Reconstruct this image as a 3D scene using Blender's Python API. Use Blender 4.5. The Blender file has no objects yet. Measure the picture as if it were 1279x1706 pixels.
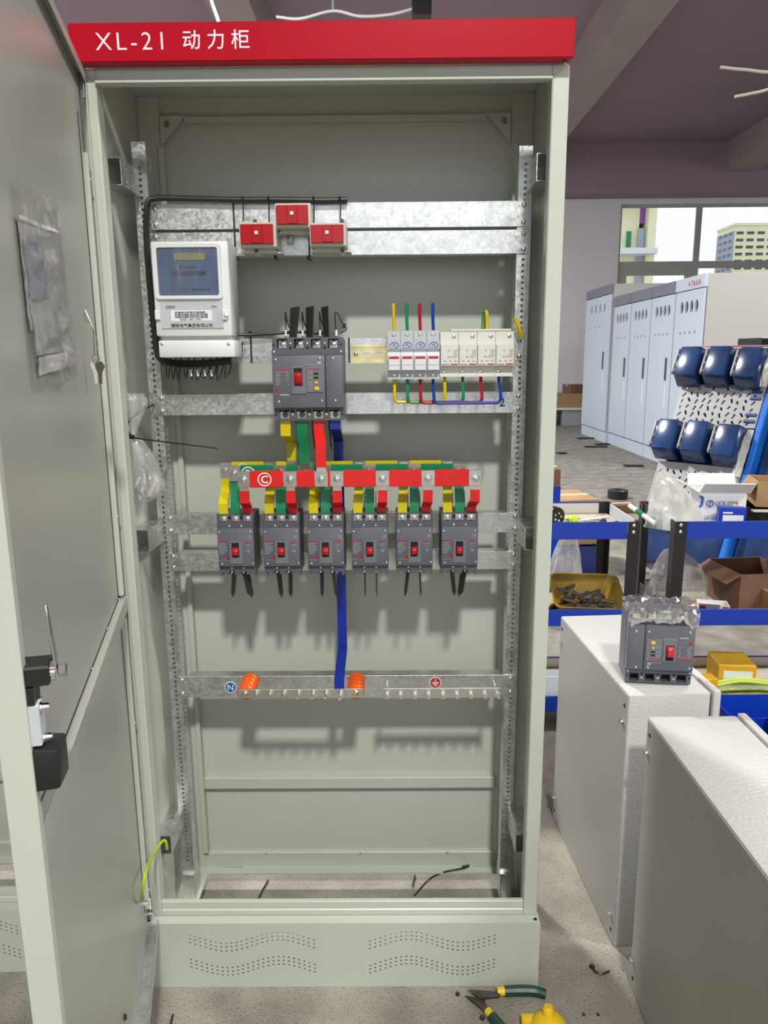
import bpy, bmesh, math, random
from mathutils import Vector, Matrix, noise
from mathutils.geometry import delaunay_2d_cdt

S = bpy.context.scene
COL = S.collection
random.seed(7)
pi = math.pi

# ------------------------------------------------------------------ camera, world, lights, exposure
CAM = Vector((0.1010, -1.3298, 1.2730)); FPX = 1240.3; CX, CY = 639.5, 853.0
RIGHT = Vector((0.99995848, 0.004609, -0.00786091))
UP = Vector((0.00675946, 0.20336027, 0.97908065))
FWD = Vector((-0.00611118, 0.97909313, -0.20332067))
cd = bpy.data.cameras.new('camera'); cam = bpy.data.objects.new('camera', cd); COL.objects.link(cam)
cd.sensor_fit = 'VERTICAL'; cd.sensor_height = 36.0; cd.lens = FPX / 1706 * 36.0
cd.clip_start = 0.02; cd.clip_end = 500
m3 = Matrix((RIGHT, UP, -FWD)).transposed()
cam.matrix_world = Matrix.Translation(CAM) @ m3.to_4x4()
S.camera = cam

S.view_settings.view_transform = 'Standard'
S.view_settings.look = 'None'
S.view_settings.gamma = 1.0
S.view_settings.use_curve_mapping = False
S.view_settings.exposure = -0.08

W = bpy.data.worlds.new('sky'); S.world = W; W.use_nodes = True
bg = W.node_tree.nodes['Background']
bg.inputs['Color'].default_value = (0.86, 0.94, 1.0, 1); bg.inputs['Strength'].default_value = 1.5

def area(name, loc, target, sx, sy, power, col=(1, 1, 1)):
    l = bpy.data.lights.new(name, 'AREA'); l.shape = 'RECTANGLE'; l.size = sx; l.size_y = sy
    l.energy = power; l.color = col
    o = bpy.data.objects.new(name, l); COL.objects.link(o); o.location = loc
    o.rotation_euler = (Vector(target) - Vector(loc)).to_track_quat('-Z', 'Y').to_euler()
    return o
area('hall_lamp_or_fill', (0.55, -3.3, 4.5), (0.5, -2.6, 0), 0.32, 0.32, 265, (1.0, 0.985, 0.93))
area('hall_lamp_or_fill', (3.6, -1.0, 4.5), (3.6, -0.6, 0), 1.3, 0.28, 200, (1.0, 0.985, 0.94))
area('hall_lamp_or_fill', (4.8, 4.6, 4.4), (4.6, 4.6, 0), 1.3, 0.28, 150, (0.95, 0.98, 1.0))
area('hall_lamp_or_fill', (-1.4, 3.6, 4.5), (-1.2, 3.6, 0), 0.32, 0.32, 400, (1.0, 0.985, 0.94))
area('hall_lamp_or_fill', (-2.6, 6.5, 4.4), (-2.4, 6.5, 0), 1.3, 0.28, 170, (0.93, 0.97, 1.0))  # added fill that brightens the far cabinet doors from the left
area('hall_lamp_or_fill', (-2.6, 9.6, 4.4), (-2.4, 9.6, 0), 1.3, 0.28, 230, (0.93, 0.97, 1.0))  # added fill for the far cabinets and the back wall

def ray(px, py):
    return RIGHT * ((px - CX) / FPX) - UP * ((py - CY) / FPX) + FWD
def at(px, py, y):
    d = ray(px, py); return CAM + d * ((y - CAM.y) / d.y)
def flr(px, py, z=0.0):
    d = ray(px, py); return CAM + d * ((z - CAM.z) / d.z)

# ------------------------------------------------------------------ materials
MATS = {}
def mat(name, col, rough=0.5, metal=0.0, var=0.0, vscale=6.0, bump=0.0, bscale=60.0, rvar=0.0, spec=0.5,
        coat=0.0, alpha=1.0, trans=0.0, emit=0.0, stretch=None):
    m = bpy.data.materials.new(name); m.use_nodes = True
    nt = m.node_tree; n = nt.nodes; L = nt.links; b = n['Principled BSDF']
    b.inputs['Base Color'].default_value = (*col, 1); b.inputs['Roughness'].default_value = rough
    b.inputs['Metallic'].default_value = metal; b.inputs['Specular IOR Level'].default_value = spec
    b.inputs['Coat Weight'].default_value = coat; b.inputs['Alpha'].default_value = alpha
    b.inputs['Transmission Weight'].default_value = trans
    if emit:
        b.inputs['Emission Color'].default_value = (*col, 1); b.inputs['Emission Strength'].default_value = emit
    tc = n.new('ShaderNodeTexCoord'); src = tc.outputs['Object']
    if stretch:
        mp = n.new('ShaderNodeMapping'); mp.inputs['Scale'].default_value = stretch
        L.new(src, mp.inputs['Vector']); src = mp.outputs['Vector']
    if var or rvar:
        t = n.new('ShaderNodeTexNoise'); t.inputs['Scale'].default_value = vscale; t.inputs['Detail'].default_value = 5
        L.new(src, t.inputs['Vector'])
        if var:
            r = n.new('ShaderNodeValToRGB')
            r.color_ramp.elements[0].position = 0.3; r.color_ramp.elements[1].position = 0.7
            r.color_ramp.elements[0].color = (*[max(0, c * (1 - var)) for c in col], 1)
            r.color_ramp.elements[1].color = (*[min(1, c * (1 + var)) for c in col], 1)
            L.new(t.outputs['Fac'], r.inputs['Fac']); L.new(r.outputs['Color'], b.inputs['Base Color'])
        if rvar:
            q = n.new('ShaderNodeMapRange'); q.inputs['To Min'].default_value = max(0.02, rough - rvar)
            q.inputs['To Max'].default_value = min(1, rough + rvar)
            L.new(t.outputs['Fac'], q.inputs['Value']); L.new(q.outputs['Result'], b.inputs['Roughness'])
    if bump:
        t2 = n.new('ShaderNodeTexNoise'); t2.inputs['Scale'].default_value = bscale; t2.inputs['Detail'].default_value = 3
        L.new(src, t2.inputs['Vector'])
        bp = n.new('ShaderNodeBump'); bp.inputs['Strength'].default_value = bump; bp.inputs['Distance'].default_value = 0.002
        L.new(t2.outputs['Fac'], bp.inputs['Height']); L.new(bp.outputs['Normal'], b.inputs['Normal'])
    MATS[name] = m; return m

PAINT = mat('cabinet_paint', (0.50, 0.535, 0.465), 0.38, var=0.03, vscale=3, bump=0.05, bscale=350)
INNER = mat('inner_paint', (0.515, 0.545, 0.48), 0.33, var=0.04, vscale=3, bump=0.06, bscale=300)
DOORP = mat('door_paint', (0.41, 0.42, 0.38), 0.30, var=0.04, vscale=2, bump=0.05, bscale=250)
RED = mat('header_red', (0.40, 0.001, 0.012), 0.30, spec=0.2)
BOXP = mat('textured_grey_paint', (0.50, 0.495, 0.48), 0.34, var=0.03, bump=0.7, bscale=190)
BOXS = mat('smooth_grey_paint', (0.40, 0.39, 0.365), 0.38, var=0.04, vscale=3, bump=0.12, bscale=220)
STEEL = mat('bolt_steel', (0.72, 0.72, 0.70), 0.28, 1.0, var=0.1, vscale=200)
CHROME = mat('bright_steel', (0.8, 0.8, 0.78), 0.16, 1.0)
TIN = mat('tinned_copper', (0.70, 0.68, 0.64), 0.33, 1.0, var=0.08, vscale=60)
DARKSTEEL = mat('dark_steel', (0.085, 0.070, 0.062), 0.45, 0.3, var=0.3, vscale=90)
ZINC = mat('yellow_zinc', (0.80, 0.69, 0.38), 0.3, 1.0, var=0.2, vscale=40)
MCCB = mat('breaker_grey', (0.092, 0.096, 0.115), 0.42, var=0.05, vscale=40, bump=0.05, bscale=400)
MCCBC = mat('breaker_cover_grey', (0.118, 0.123, 0.148), 0.4, var=0.04, vscale=40)
MCCBP = mat('breaker_plate_grey', (0.16, 0.165, 0.185), 0.42)
BLACK = mat('black_plastic', (0.012, 0.012, 0.013), 0.4)
RUBBER = mat('black_wire', (0.012, 0.012, 0.012), 0.45)
BARRIER = mat('barrier_sheet', (0.045, 0.042, 0.038), 0.5)
HOLE = mat('dark_recess', (0.006, 0.006, 0.006), 0.8)
REDP = mat('red_plastic', (0.44, 0.002, 0.006), 0.25)
TOGGLE = mat('toggle_red', (0.47, 0.006, 0.012), 0.35)
WHITEP = mat('white_plastic', (0.74, 0.75, 0.76), 0.4)
IVORY = mat('ivory_plastic', (0.70, 0.70, 0.64), 0.42)
CTBODY = mat('transformer_beige', (0.58, 0.57, 0.49), 0.45)
GREYP = mat('light_grey_plastic', (0.50, 0.53, 0.56), 0.4)
PRINTW = mat('print_white', (0.80, 0.80, 0.80), 0.5)
LETTER = mat('header_lettering', (0.92, 0.72, 0.76), 0.45)
PRINTK = mat('print_black', (0.03, 0.03, 0.035), 0.5)
PRINTR = mat('print_red', (0.50, 0.02, 0.03), 0.5)
PRINTB = mat('print_blue', (0.02, 0.10, 0.42), 0.5)
PRINTG = mat('print_grey', (0.34, 0.35, 0.37), 0.5)
YEL = mat('yellow_sleeve', (0.62, 0.52, 0.004), 0.36, var=0.06, vscale=50)
GRN = mat('green_sleeve', (0.004, 0.20, 0.075), 0.36, var=0.06, vscale=50)
REDS = mat('red_sleeve', (0.66, 0.012, 0.010), 0.36, var=0.06, vscale=50)
BLUS = mat('blue_sleeve', (0.004, 0.022, 0.30), 0.34, var=0.06, vscale=50)
WYEL = mat('yellow_wire', (0.68, 0.50, 0.004), 0.35)
WGRN = mat('green_wire', (0.006, 0.24, 0.085), 0.35)
WRED = mat('red_wire', (0.42, 0.004, 0.03), 0.35)
WBLU = mat('blue_wire', (0.004, 0.045, 0.36), 0.35)
ORANGE = mat('orange_insulator', (0.80, 0.10, 0.004), 0.3)
YBTN = mat('yellow_button', (0.75, 0.50, 0.01), 0.4)
METERBLUE = mat('meter_panel_blue', (0.085, 0.125, 0.24), 0.30, coat=0.5)
LCD = mat('meter_display', (0.27, 0.29, 0.13), 0.3)
BLUEP = mat('rack_blue', (0.004, 0.035, 0.34), 0.35, var=0.08, vscale=5)
RACKK = mat('rack_black', (0.012, 0.010, 0.010), 0.4)
PLY = mat('shelf_board', (0.46, 0.40, 0.31), 0.7, var=0.15, vscale=14)
CARD = mat('cardboard', (0.36, 0.22, 0.105), 0.8, var=0.1, vscale=12)
CARDD = mat('brown_cardboard', (0.17, 0.085, 0.05), 0.8, var=0.15, vscale=10)
CARDW = mat('white_card', (0.72, 0.72, 0.72), 0.6)
BLUEBIN = mat('blue_bin_plastic', (0.012, 0.03, 0.16), 0.35)
BRIGHTBIN = mat('bright_blue_bin', (0.004, 0.04, 0.42), 0.35)
GOLDT = mat('amber_clear_plastic', (0.40, 0.26, 0.045), 0.12, var=0.3, vscale=14, trans=0.35)
YBOX = mat('yellow_carton', (0.72, 0.40, 0.01), 0.5, var=0.05)
LIME = mat('lime_wire', (0.45, 0.58, 0.02), 0.45)
PINK = mat('pink_sheet', (0.36, 0.16, 0.17), 0.6)
FARCAB = mat('far_cabinet_daylit', (0.58, 0.65, 0.74), 0.4, var=0.03, vscale=1)  # bluish window light on the grey doors is mixed into this colour
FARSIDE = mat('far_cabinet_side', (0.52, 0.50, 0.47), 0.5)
FARHEAD = mat('far_cabinet_header', (0.20, 0.20, 0.25), 0.5)
NAVY = mat('navy_wrap', (0.012, 0.035, 0.11), 0.22, var=0.5, vscale=7, coat=0.6)
BRBLUE = mat('bright_blue_edge', (0.01, 0.13, 0.52), 0.28, var=0.2, vscale=10)
LATT = mat('lattice_grey', (0.27, 0.275, 0.285), 0.5, var=0.1, vscale=9)
WHITEWALL = mat('white_wall', (0.74, 0.70, 0.71), 0.85, var=0.03, vscale=1.5)
CEIL = mat('ceiling_plaster', (0.325, 0.240, 0.285), 0.9, var=0.06, vscale=0.5, bump=0.1, bscale=8)
BEAM = mat('beam_plaster', (0.36, 0.30, 0.29), 0.9, var=0.06, vscale=0.9, bump=0.15, bscale=6)
WINF = mat('window_frame_grey', (0.38, 0.37, 0.33), 0.5)
CREAM = mat('facade_cream', (0.85, 0.78, 0.52), 0.8, var=0.05, vscale=0.3)
FACADEB = mat('facade_grey', (0.38, 0.40, 0.50), 0.8)
FWIN = mat('facade_window', (0.07, 0.06, 0.05), 0.3)
PURP = mat('purple_panel', (0.30, 0.06, 0.32), 0.6)
PLIERG = mat('plier_green_grip', (0.006, 0.045, 0.03), 0.38)
KEYBR = mat('key_metal', (0.30, 0.28, 0.20), 0.35, 1.0, var=0.2, vscale=80)

def film(name, tint, gloss, op, scale=18.0, rough=0.12):
    """thin crumpled clear film: transparent + glossy + a little diffuse"""
    m = bpy.data.materials.new(name); m.use_nodes = True; nt = m.node_tree; n = nt.nodes; L = nt.links
    n.remove(n['Principled BSDF']); out = n['Material Output']
    tr = n.new('ShaderNodeBsdfTransparent'); tr.inputs['Color'].default_value = (0.96, 0.96, 0.96, 1)
    gl = n.new('ShaderNodeBsdfGlossy'); gl.inputs['Roughness'].default_value = rough
    df = n.new('ShaderNodeBsdfDiffuse'); df.inputs['Color'].default_value = (*tint, 1)
    tc = n.new('ShaderNodeTexCoord'); tx = n.new('ShaderNodeTexNoise'); tx.inputs['Scale'].default_value = scale
    tx.inputs['Detail'].default_value = 4; tx.inputs['Distortion'].default_value = 1.2
    mp = n.new('ShaderNodeMapping'); mp.inputs['Scale'].default_value = (1.0, 1.0, 0.28); mp.inputs['Rotation'].default_value = (0.3, 0.5, 0.2)
    L.new(tc.outputs['Object'], mp.inputs['Vector']); L.new(mp.outputs['Vector'], tx.inputs['Vector'])
    bp = n.new('ShaderNodeBump'); bp.inputs['Strength'].default_value = 0.55; bp.inputs['Distance'].default_value = 0.008
    L.new(tx.outputs['Fac'], bp.inputs['Height']); L.new(bp.outputs['Normal'], gl.inputs['Normal']); L.new(bp.outputs['Normal'], df.inputs['Normal'])
    a = n.new('ShaderNodeMixShader'); a.inputs['Fac'].default_value = gloss
    L.new(df.outputs[0], a.inputs[1]); L.new(gl.outputs[0], a.inputs[2])
    mr = n.new('ShaderNodeMapRange'); mr.inputs['From Min'].default_value = 0.3; mr.inputs['From Max'].default_value = 0.75
    mr.inputs['To Min'].default_value = max(0, op - 0.25); mr.inputs['To Max'].default_value = min(1, op + 0.25)
    L.new(tx.outputs['Fac'], mr.inputs['Value'])
    b = n.new('ShaderNodeMixShader'); L.new(mr.outputs['Result'], b.inputs['Fac'])
    L.new(tr.outputs[0], b.inputs[1]); L.new(a.outputs[0], b.inputs[2]); L.new(b.outputs[0], out.inputs['Surface'])
    MATS[name] = m; return m
BAG = film('clear_bag', (0.70, 0.70, 0.68), 0.35, 0.42)
BAGW = film('milky_bag', (0.76, 0.76, 0.71), 0.25, 0.72, 12)
WRAP = film('stretch_wrap', (0.34, 0.35, 0.36), 0.72, 0.50, 7, 0.12)
POUCH = film('pouch_film', (0.50, 0.50, 0.50), 0.55, 0.36, 14)
MFILM = film('meter_film', (0.55, 0.6, 0.7), 0.8, 0.10, 20)

def glass():
    m = bpy.data.materials.new('window_glass'); m.use_nodes = True; nt = m.node_tree; n = nt.nodes; L = nt.links
    n.remove(n['Principled BSDF'])
    tr = n.new('ShaderNodeBsdfTransparent'); gl = n.new('ShaderNodeBsdfGlossy'); gl.inputs['Roughness'].default_value = 0.03
    tr.inputs['Color'].default_value = (0.95, 0.97, 0.97, 1)
    x = n.new('ShaderNodeMixShader'); x.inputs['Fac'].default_value = 0.06
    L.new(tr.outputs[0], x.inputs[1]); L.new(gl.outputs[0], x.inputs[2]); L.new(x.outputs[0], n['Material Output'].inputs['Surface'])
    return m
GLASS = glass()

def galv():
    m = bpy.data.materials.new('galvanised_steel'); m.use_nodes = True; nt = m.node_tree; n = nt.nodes; L = nt.links
    b = n['Principled BSDF']; b.inputs['Metallic'].default_value = 1.0
    tc = n.new('ShaderNodeTexCoord'); v = n.new('ShaderNodeTexVoronoi'); v.inputs['Scale'].default_value = 210
    nz = n.new('ShaderNodeTexNoise'); nz.inputs['Scale'].default_value = 60; nz.inputs['Detail'].default_value = 4
    L.new(tc.outputs['Object'], nz.inputs['Vector'])
    mx = n.new('ShaderNodeMixRGB'); mx.inputs['Fac'].default_value = 0.02
    L.new(tc.outputs['Object'], mx.inputs[1]); L.new(nz.outputs['Color'], mx.inputs[2]); L.new(mx.outputs[0], v.inputs['Vector'])
    bw = n.new('ShaderNodeRGBToBW'); L.new(v.outputs['Color'], bw.inputs[0])
    nl = n.new('ShaderNodeTexNoise'); nl.inputs['Scale'].default_value = 38; nl.inputs['Detail'].default_value = 6; L.new(tc.outputs['Object'], nl.inputs['Vector'])
    av = n.new('ShaderNodeMath'); av.operation = 'MULTIPLY_ADD'; av.inputs[1].default_value = 0.45
    L.new(bw.outputs[0], av.inputs[0])
    hf = n.new('ShaderNodeMath'); hf.operation = 'MULTIPLY'; hf.inputs[1].default_value = 0.55; L.new(nl.outputs['Fac'], hf.inputs[0]); L.new(hf.outputs[0], av.inputs[2])
    r = n.new('ShaderNodeValToRGB'); r.color_ramp.elements[0].position = 0.3; r.color_ramp.elements[1].position = 0.7
    r.color_ramp.elements[0].color = (0.60, 0.61, 0.60, 1); r.color_ramp.elements[1].color = (0.78, 0.79, 0.78, 1)
    L.new(av.outputs[0], r.inputs['Fac']); L.new(r.outputs['Color'], b.inputs['Base Color'])
    q = n.new('ShaderNodeMapRange'); q.inputs['From Min'].default_value = 0.25; q.inputs['From Max'].default_value = 0.75
    q.inputs['To Min'].default_value = 0.28; q.inputs['To Max'].default_value = 0.52
    L.new(av.outputs[0], q.inputs['Value']); L.new(q.outputs['Result'], b.inputs['Roughness'])
    return m
GALV = galv()

def concrete():
    m = bpy.data.materials.new('concrete_floor'); m.use_nodes = True; nt = m.node_tree; n = nt.nodes; L = nt.links
    b = n['Principled BSDF']; b.inputs['Roughness'].default_value = 0.75
    tc = n.new('ShaderNodeTexCoord')
    def noi(s, d=6):
        t = n.new('ShaderNodeTexNoise'); t.inputs['Scale'].default_value = s; t.inputs['Detail'].default_value = d
        L.new(tc.outputs['Object'], t.inputs['Vector']); return t.outputs['Fac']
    r1 = n.new('ShaderNodeValToRGB'); r1.color_ramp.elements[0].position = 0.35; r1.color_ramp.elements[1].position = 0.65
    r1.color_ramp.elements[0].color = (0.205, 0.188, 0.158, 1); r1.color_ramp.elements[1].color = (0.325, 0.302, 0.26, 1)
    L.new(noi(9), r1.inputs['Fac'])
    r2 = n.new('ShaderNodeValToRGB'); r2.color_ramp.elements[0].position = 0.33; r2.color_ramp.elements[1].position = 0.45
    r2.color_ramp.elements[0].color = (0.45, 0.43, 0.41, 1); r2.color_ramp.elements[1].color = (1, 1, 1, 1)
    L.new(noi(230, 3), r2.inputs['Fac'])
    mu = n.new('ShaderNodeMixRGB'); mu.blend_type = 'MULTIPLY'; mu.inputs['Fac'].default_value = 0.9
    L.new(r1.outputs[0], mu.inputs[1]); L.new(r2.outputs[0], mu.inputs[2]); L.new(mu.outputs[0], b.inputs['Base Color'])
    bp = n.new('ShaderNodeBump'); bp.inputs['Strength'].default_value = 0.4; bp.inputs['Distance'].default_value = 0.003
    L.new(noi(120, 4), bp.inputs['Height']); L.new(bp.outputs['Normal'], b.inputs['Normal'])
    return m
FLOORM = concrete()

# ------------------------------------------------------------------ mesh helpers
def XZ(u, v, w): return Vector((u, w, v))
def YZ(u, v, w): return Vector((w, u, v))
def XY(u, v, w): return Vector((u, v, w))
WM = {}                                     # world matrices of parents
def smooth_path(pts, k=6):
    pts = [Vector(p) for p in pts]
    if len(pts) < 3: return pts
    P = [2 * pts[0] - pts[1]] + pts + [2 * pts[-1] - pts[-2]]; out = []
    for i in range(1, len(P) - 2):
        a, b, c, d = P[i - 1:i + 3]
        for j in range(k):
            t = j / k
            out.append(0.5 * ((2 * b) + (c - a) * t + (2 * a - 5 * b + 4 * c - d) * t * t + (3 * b - a - 3 * c + d) * t ** 3))
    out.append(pts[-1]); return out

class MB:
    def __init__(s): s.bm = bmesh.new()
    def face(s, vs):
        try: return s.bm.faces.new(vs)
        except ValueError: return None
    def hexa(s, c, b=0.0, seg=1):
        v = [s.bm.verts.new(p) for p in c]
        fs = [s.face([v[i] for i in q]) for q in ((0, 3, 2, 1), (4, 5, 6, 7), (0, 1, 5, 4), (1, 2, 6, 5), (2, 3, 7, 6), (3, 0, 4, 7))]
        if b:
            es = list({e for f in fs for e in f.edges})
            bmesh.ops.bevel(s.bm, geom=es, offset=b, segments=seg, affect='EDGES', profile=0.5)
        return s
    def box(s, x0, x1, y0, y1, z0, z1, b=0.0, seg=1):
        return s.hexa([(x0, y0, z0), (x1, y0, z0), (x1, y1, z0), (x0, y1, z0), (x0, y0, z1), (x1, y0, z1), (x1, y1, z1), (x0, y1, z1)], b, seg)
    def obox(s, c, size, R=None, b=0.0, seg=1):
        h = Vector(size) / 2; R = R or Matrix.Identity(3); c = Vector(c)
        return s.hexa([c + R @ Vector((x * h.x, y * h.y, z * h.z)) for x, y, z in
                       ((-1, -1, -1), (1, -1, -1), (1, 1, -1), (-1, 1, -1), (-1, -1, 1), (1, -1, 1), (1, 1, 1), (-1, 1, 1))], b, seg)
    def lathe(s, prof, base, axis, n=16):
        base = Vector(base); ax = Vector(axis).normalized(); q = Vector((0, 0, 1)).rotation_difference(ax)
        rings = []
        for r, h in prof:
            if r < 1e-6: rings.append([s.bm.verts.new(base + q @ Vector((0, 0, h)))])
            else: rings.append([s.bm.verts.new(base + q @ Vector((r * math.cos(2 * pi * i / n), r * math.sin(2 * pi * i / n), h))) for i in range(n)])
        for a, b in zip(rings, rings[1:]):
            for i in range(n):
                j = (i + 1) % n
                if len(a) == 1 and len(b) == 1: continue
                if len(a) == 1: s.face([a[0], b[j], b[i]][::-1])
                elif len(b) == 1: s.face([a[i], a[j], b[0]])
                else: s.face([a[i], a[j], b[j], b[i]])
        return s
    def cyl(s, p0, p1, r, n=14, r2=None):
        p0 = Vector(p0); p1 = Vector(p1); L = (p1 - p0).length
        return s.lathe([(0, 0), (r, 0), (r if r2 is None else r2, L), (0, L)], p0, p1 - p0, n)
    def bolt(s, p, axis, r=0.005, h=0.004):
        a = Vector(axis).normalized(); p = Vector(p)
        s.lathe([(r * 1.35, 0), (r * 1.35, h * .25), (r, h * .25), (r, h * .7), (r * .8, h), (0, h)], p, a, 8); return s
    def dome(s, p, axis, r=0.005, h=0.003, n=10):
        return s.lathe([(r, 0), (r * .95, h * .4), (r * .7, h * .8), (r * .3, h), (0, h)], p, axis, n)
    def tube(s, pts, r, n=8, k=6, sm=True, cap=True):
        pts = smooth_path(pts, k) if sm else [Vector(p) for p in pts]
        rr = r if callable(r) else (lambda t: r)
        T = []
        for i in range(len(pts)):
            t = pts[min(i + 1, len(pts) - 1)] - pts[max(i - 1, 0)]
            T.append(t.normalized() if t.length > 1e-9 else Vector((0, 0, 1)))
        nrm = T[0].orthogonal().normalized(); rings = []
        for i, p in enumerate(pts):
            if i: nrm = T[i - 1].rotation_difference(T[i]) @ nrm
            nrm = (nrm - T[i] * nrm.dot(T[i])).normalized(); bn = T[i].cross(nrm); R = rr(i / max(1, len(pts) - 1))
            rings.append([s.bm.verts.new(p + (nrm * math.cos(2 * pi * j / n) + bn * math.sin(2 * pi * j / n)) * R) for j in range(n)])
        for a, b in zip(rings, rings[1:]):
            for j in range(n): s.face([a[j], a[(j + 1) % n], b[(j + 1) % n], b[j]])
        if cap: s.face(rings[0][::-1]); s.face(rings[-1])
        return s
    def sweep(s, pts, wdir, width, t):
        """flat strap of constant width direction along a path"""
        pts = [Vector(p) for p in pts]; wd = Vector(wdir).normalized() * (width / 2); secs = []
        for i, p in enumerate(pts):
            a = (pts[i] - pts[i - 1]).normalized() if i else (pts[1] - pts[0]).normalized()
            b = (pts[i + 1] - pts[i]).normalized() if i < len(pts) - 1 else a
            tg = (a + b).normalized(); nn = tg.cross(wd).normalized(); c = max(0.5, tg.dot(a)); nn = nn * (t / 2 / c)
            secs.append([s.bm.verts.new(p + x) for x in (wd + nn, -wd + nn, -wd - nn, wd - nn)])
        for a, b in zip(secs, secs[1:]):
            for j in range(4): s.face([a[j], a[(j + 1) % 4], b[(j + 1) % 4], b[j]])
        s.face(secs[0][::-1]); s.face(secs[-1]); return s
    def prism(s, poly, w0, w1, M=XZ):
        a = [s.bm.verts.new(M(u, v, w0)) for u, v in poly]; b = [s.bm.verts.new(M(u, v, w1)) for u, v in poly]
        s.face(a[::-1]); s.face(b)
        for i in range(len(poly)):
            j = (i + 1) % len(poly); s.face([a[i], a[j], b[j], b[i]])
        return s
    def plate(s, outline, holes, w0, w1, M=XZ):
        """sheet with real holes (all counter-clockwise lists of (u,v))"""
        vs, es, own = [], [], []
        for li, loop in enumerate([outline] + holes):
            k = len(vs); vs += [Vector(p) for p in loop]; own += [li] * len(loop)
            es += [(k + i, k + (i + 1) % len(loop)) for i in range(len(loop))]
        ov, oe, of, src, *_ = delaunay_2d_cdt(vs, es, [], 1, 1e-7)
        ol = [own[q[0]] if q else 0 for q in src]
        of = [f for f in of if not (ol[f[0]] and all(ol[i] == ol[f[0]] for i in f))]   # drop what lies inside a hole
        A = [s.bm.verts.new(M(v.x, v.y, w0)) for v in ov]; B = [s.bm.verts.new(M(v.x, v.y, w1)) for v in ov]
        cnt = {}
        for f in of:
            s.face([A[i] for i in f][::-1]); s.face([B[i] for i in f])
            for i in range(len(f)):
                e = (f[i], f[(i + 1) % len(f)]); cnt[e] = cnt.get(e, 0) + 1
        for (i, j) in cnt:
            if (j, i) not in cnt: s.face([A[i], A[j], B[j], B[i]])
        return s
    def grid(s, fn, nu, nv, closeu=False):
        G = [[s.bm.verts.new(fn(i / nu, j / nv)) for j in range(nv + 1)] for i in range(nu if closeu else nu + 1)]
        for i in range(nu):
            a = G[i]; b = G[(i + 1) % len(G)]
            for j in range(nv): s.face([a[j], b[j], b[j + 1], a[j + 1]])
        return s
    def build(s, name, m, parent=None, local=False, sharp=35, fix=True):
        bmesh.ops.remove_doubles(s.bm, verts=s.bm.verts, dist=1e-7)
        if fix: bmesh.ops.recalc_face_normals(s.bm, faces=s.bm.faces)
        me = bpy.data.meshes.new(name); o = bpy.data.objects.new(name, me); COL.objects.link(o)
        mw = Matrix.Identity(4)
        if parent is not None:
            o.parent = parent; mw = WM[parent]
            if not local: s.bm.transform(mw.inverted())
        elif not local:
            xs = [v.co for v in s.bm.verts]
            c = Vector(((min(v.x for v in xs) + max(v.x for v in xs)) / 2, (min(v.y for v in xs) + max(v.y for v in xs)) / 2, min(v.z for v in xs)))
            s.bm.transform(Matrix.Translation(-c)); o.location = c; mw = Matrix.Translation(c)
        WM[o] = mw
        s.bm.to_mesh(me); s.bm.free(); me.materials.append(m)
        for p in me.polygons: p.use_smooth = True
        me.set_sharp_from_angle(angle=math.radians(sharp))
        return o

def tag(o, label, cat, group=None, kind=None):
    if label: o['label'] = label
    if cat: o['category'] = cat
    if group: o['group'] = group
    if kind: o['kind'] = kind
    return o
def thing(name, label, cat, loc=(0, 0, 0), rz=0.0, group=None, M=None):
    o = bpy.data.objects.new(name, None); COL.objects.link(o); o.empty_display_size = 0.05
    mw = M or (Matrix.Translation(Vector(loc)) @ Matrix.Rotation(rz, 4, 'Z'))
    o.matrix_world = mw; WM[o] = mw
    return tag(o, label, cat, group)
def struct(o): o['kind'] = 'structure'; return o
def copy_tree(o, parent=None):
    c = o.copy(); COL.objects.link(c); c.parent = parent
    for ch in o.children: copy_tree(ch, c)
    return c
def place(o, loc, rz=0.0):
    o.location = loc; o.rotation_euler = (0, 0, rz); return o
def circ(cx, cy, r, n=8, ph=0.0, ry=None):
    return [(cx + r * math.cos(2 * pi * i / n + ph), cy + (ry or r) * math.sin(2 * pi * i / n + ph)) for i in range(n)]
def rect(x0, x1, y0, y1): return [(x0, y0), (x1, y0), (x1, y1), (x0, y1)]
def rrect(x0, x1, y0, y1, r, k=4):
    out = []
    for cx, cy, a in ((x1 - r, y0 + r, -pi / 2), (x1 - r, y1 - r, 0), (x0 + r, y1 - r, pi / 2), (x0 + r, y0 + r, pi)):
        out += [(cx + r * math.cos(a + pi / 2 * i / k), cy + r * math.sin(a + pi / 2 * i / k)) for i in range(k + 1)]
    return out
def text(name, body, size, loc, m, parent, width=None, ext=0.0003, R=None, bold=0.0, align='LEFT', space=1.0):
    cu = bpy.data.curves.new(name, 'FONT'); cu.body = body; cu.size = size; cu.extrude = ext; cu.offset = bold; cu.resolution_u = 3
    cu.align_x = align; cu.space_character = space
    o = bpy.data.objects.new(name, cu); COL.objects.link(o)
    dg = bpy.context.evaluated_depsgraph_get(); dg.update()
    me = bpy.data.meshes.new_from_object(o.evaluated_get(dg)); bpy.data.objects.remove(o); bpy.data.curves.remove(cu)
    if width and len(me.vertices):
        xs = [v.co.x for v in me.vertices]; k = width / (max(xs) - min(xs))
        x0 = min(xs) if align == 'LEFT' else 0
        for v in me.vertices: v.co.x = (v.co.x - x0) * k
    T = Matrix.Translation(Vector(loc)) @ (R or Matrix.Rotation(pi / 2, 4, 'X'))
    me.transform(T)
    me.materials.clear(); me.materials.append(m)
    o = bpy.data.objects.new(name, me); COL.objects.link(o)
    if parent is not None: o.parent = parent; me.transform(WM[parent].inverted())
    WM[o] = WM.get(parent, Matrix.Identity(4))
    return o

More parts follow.
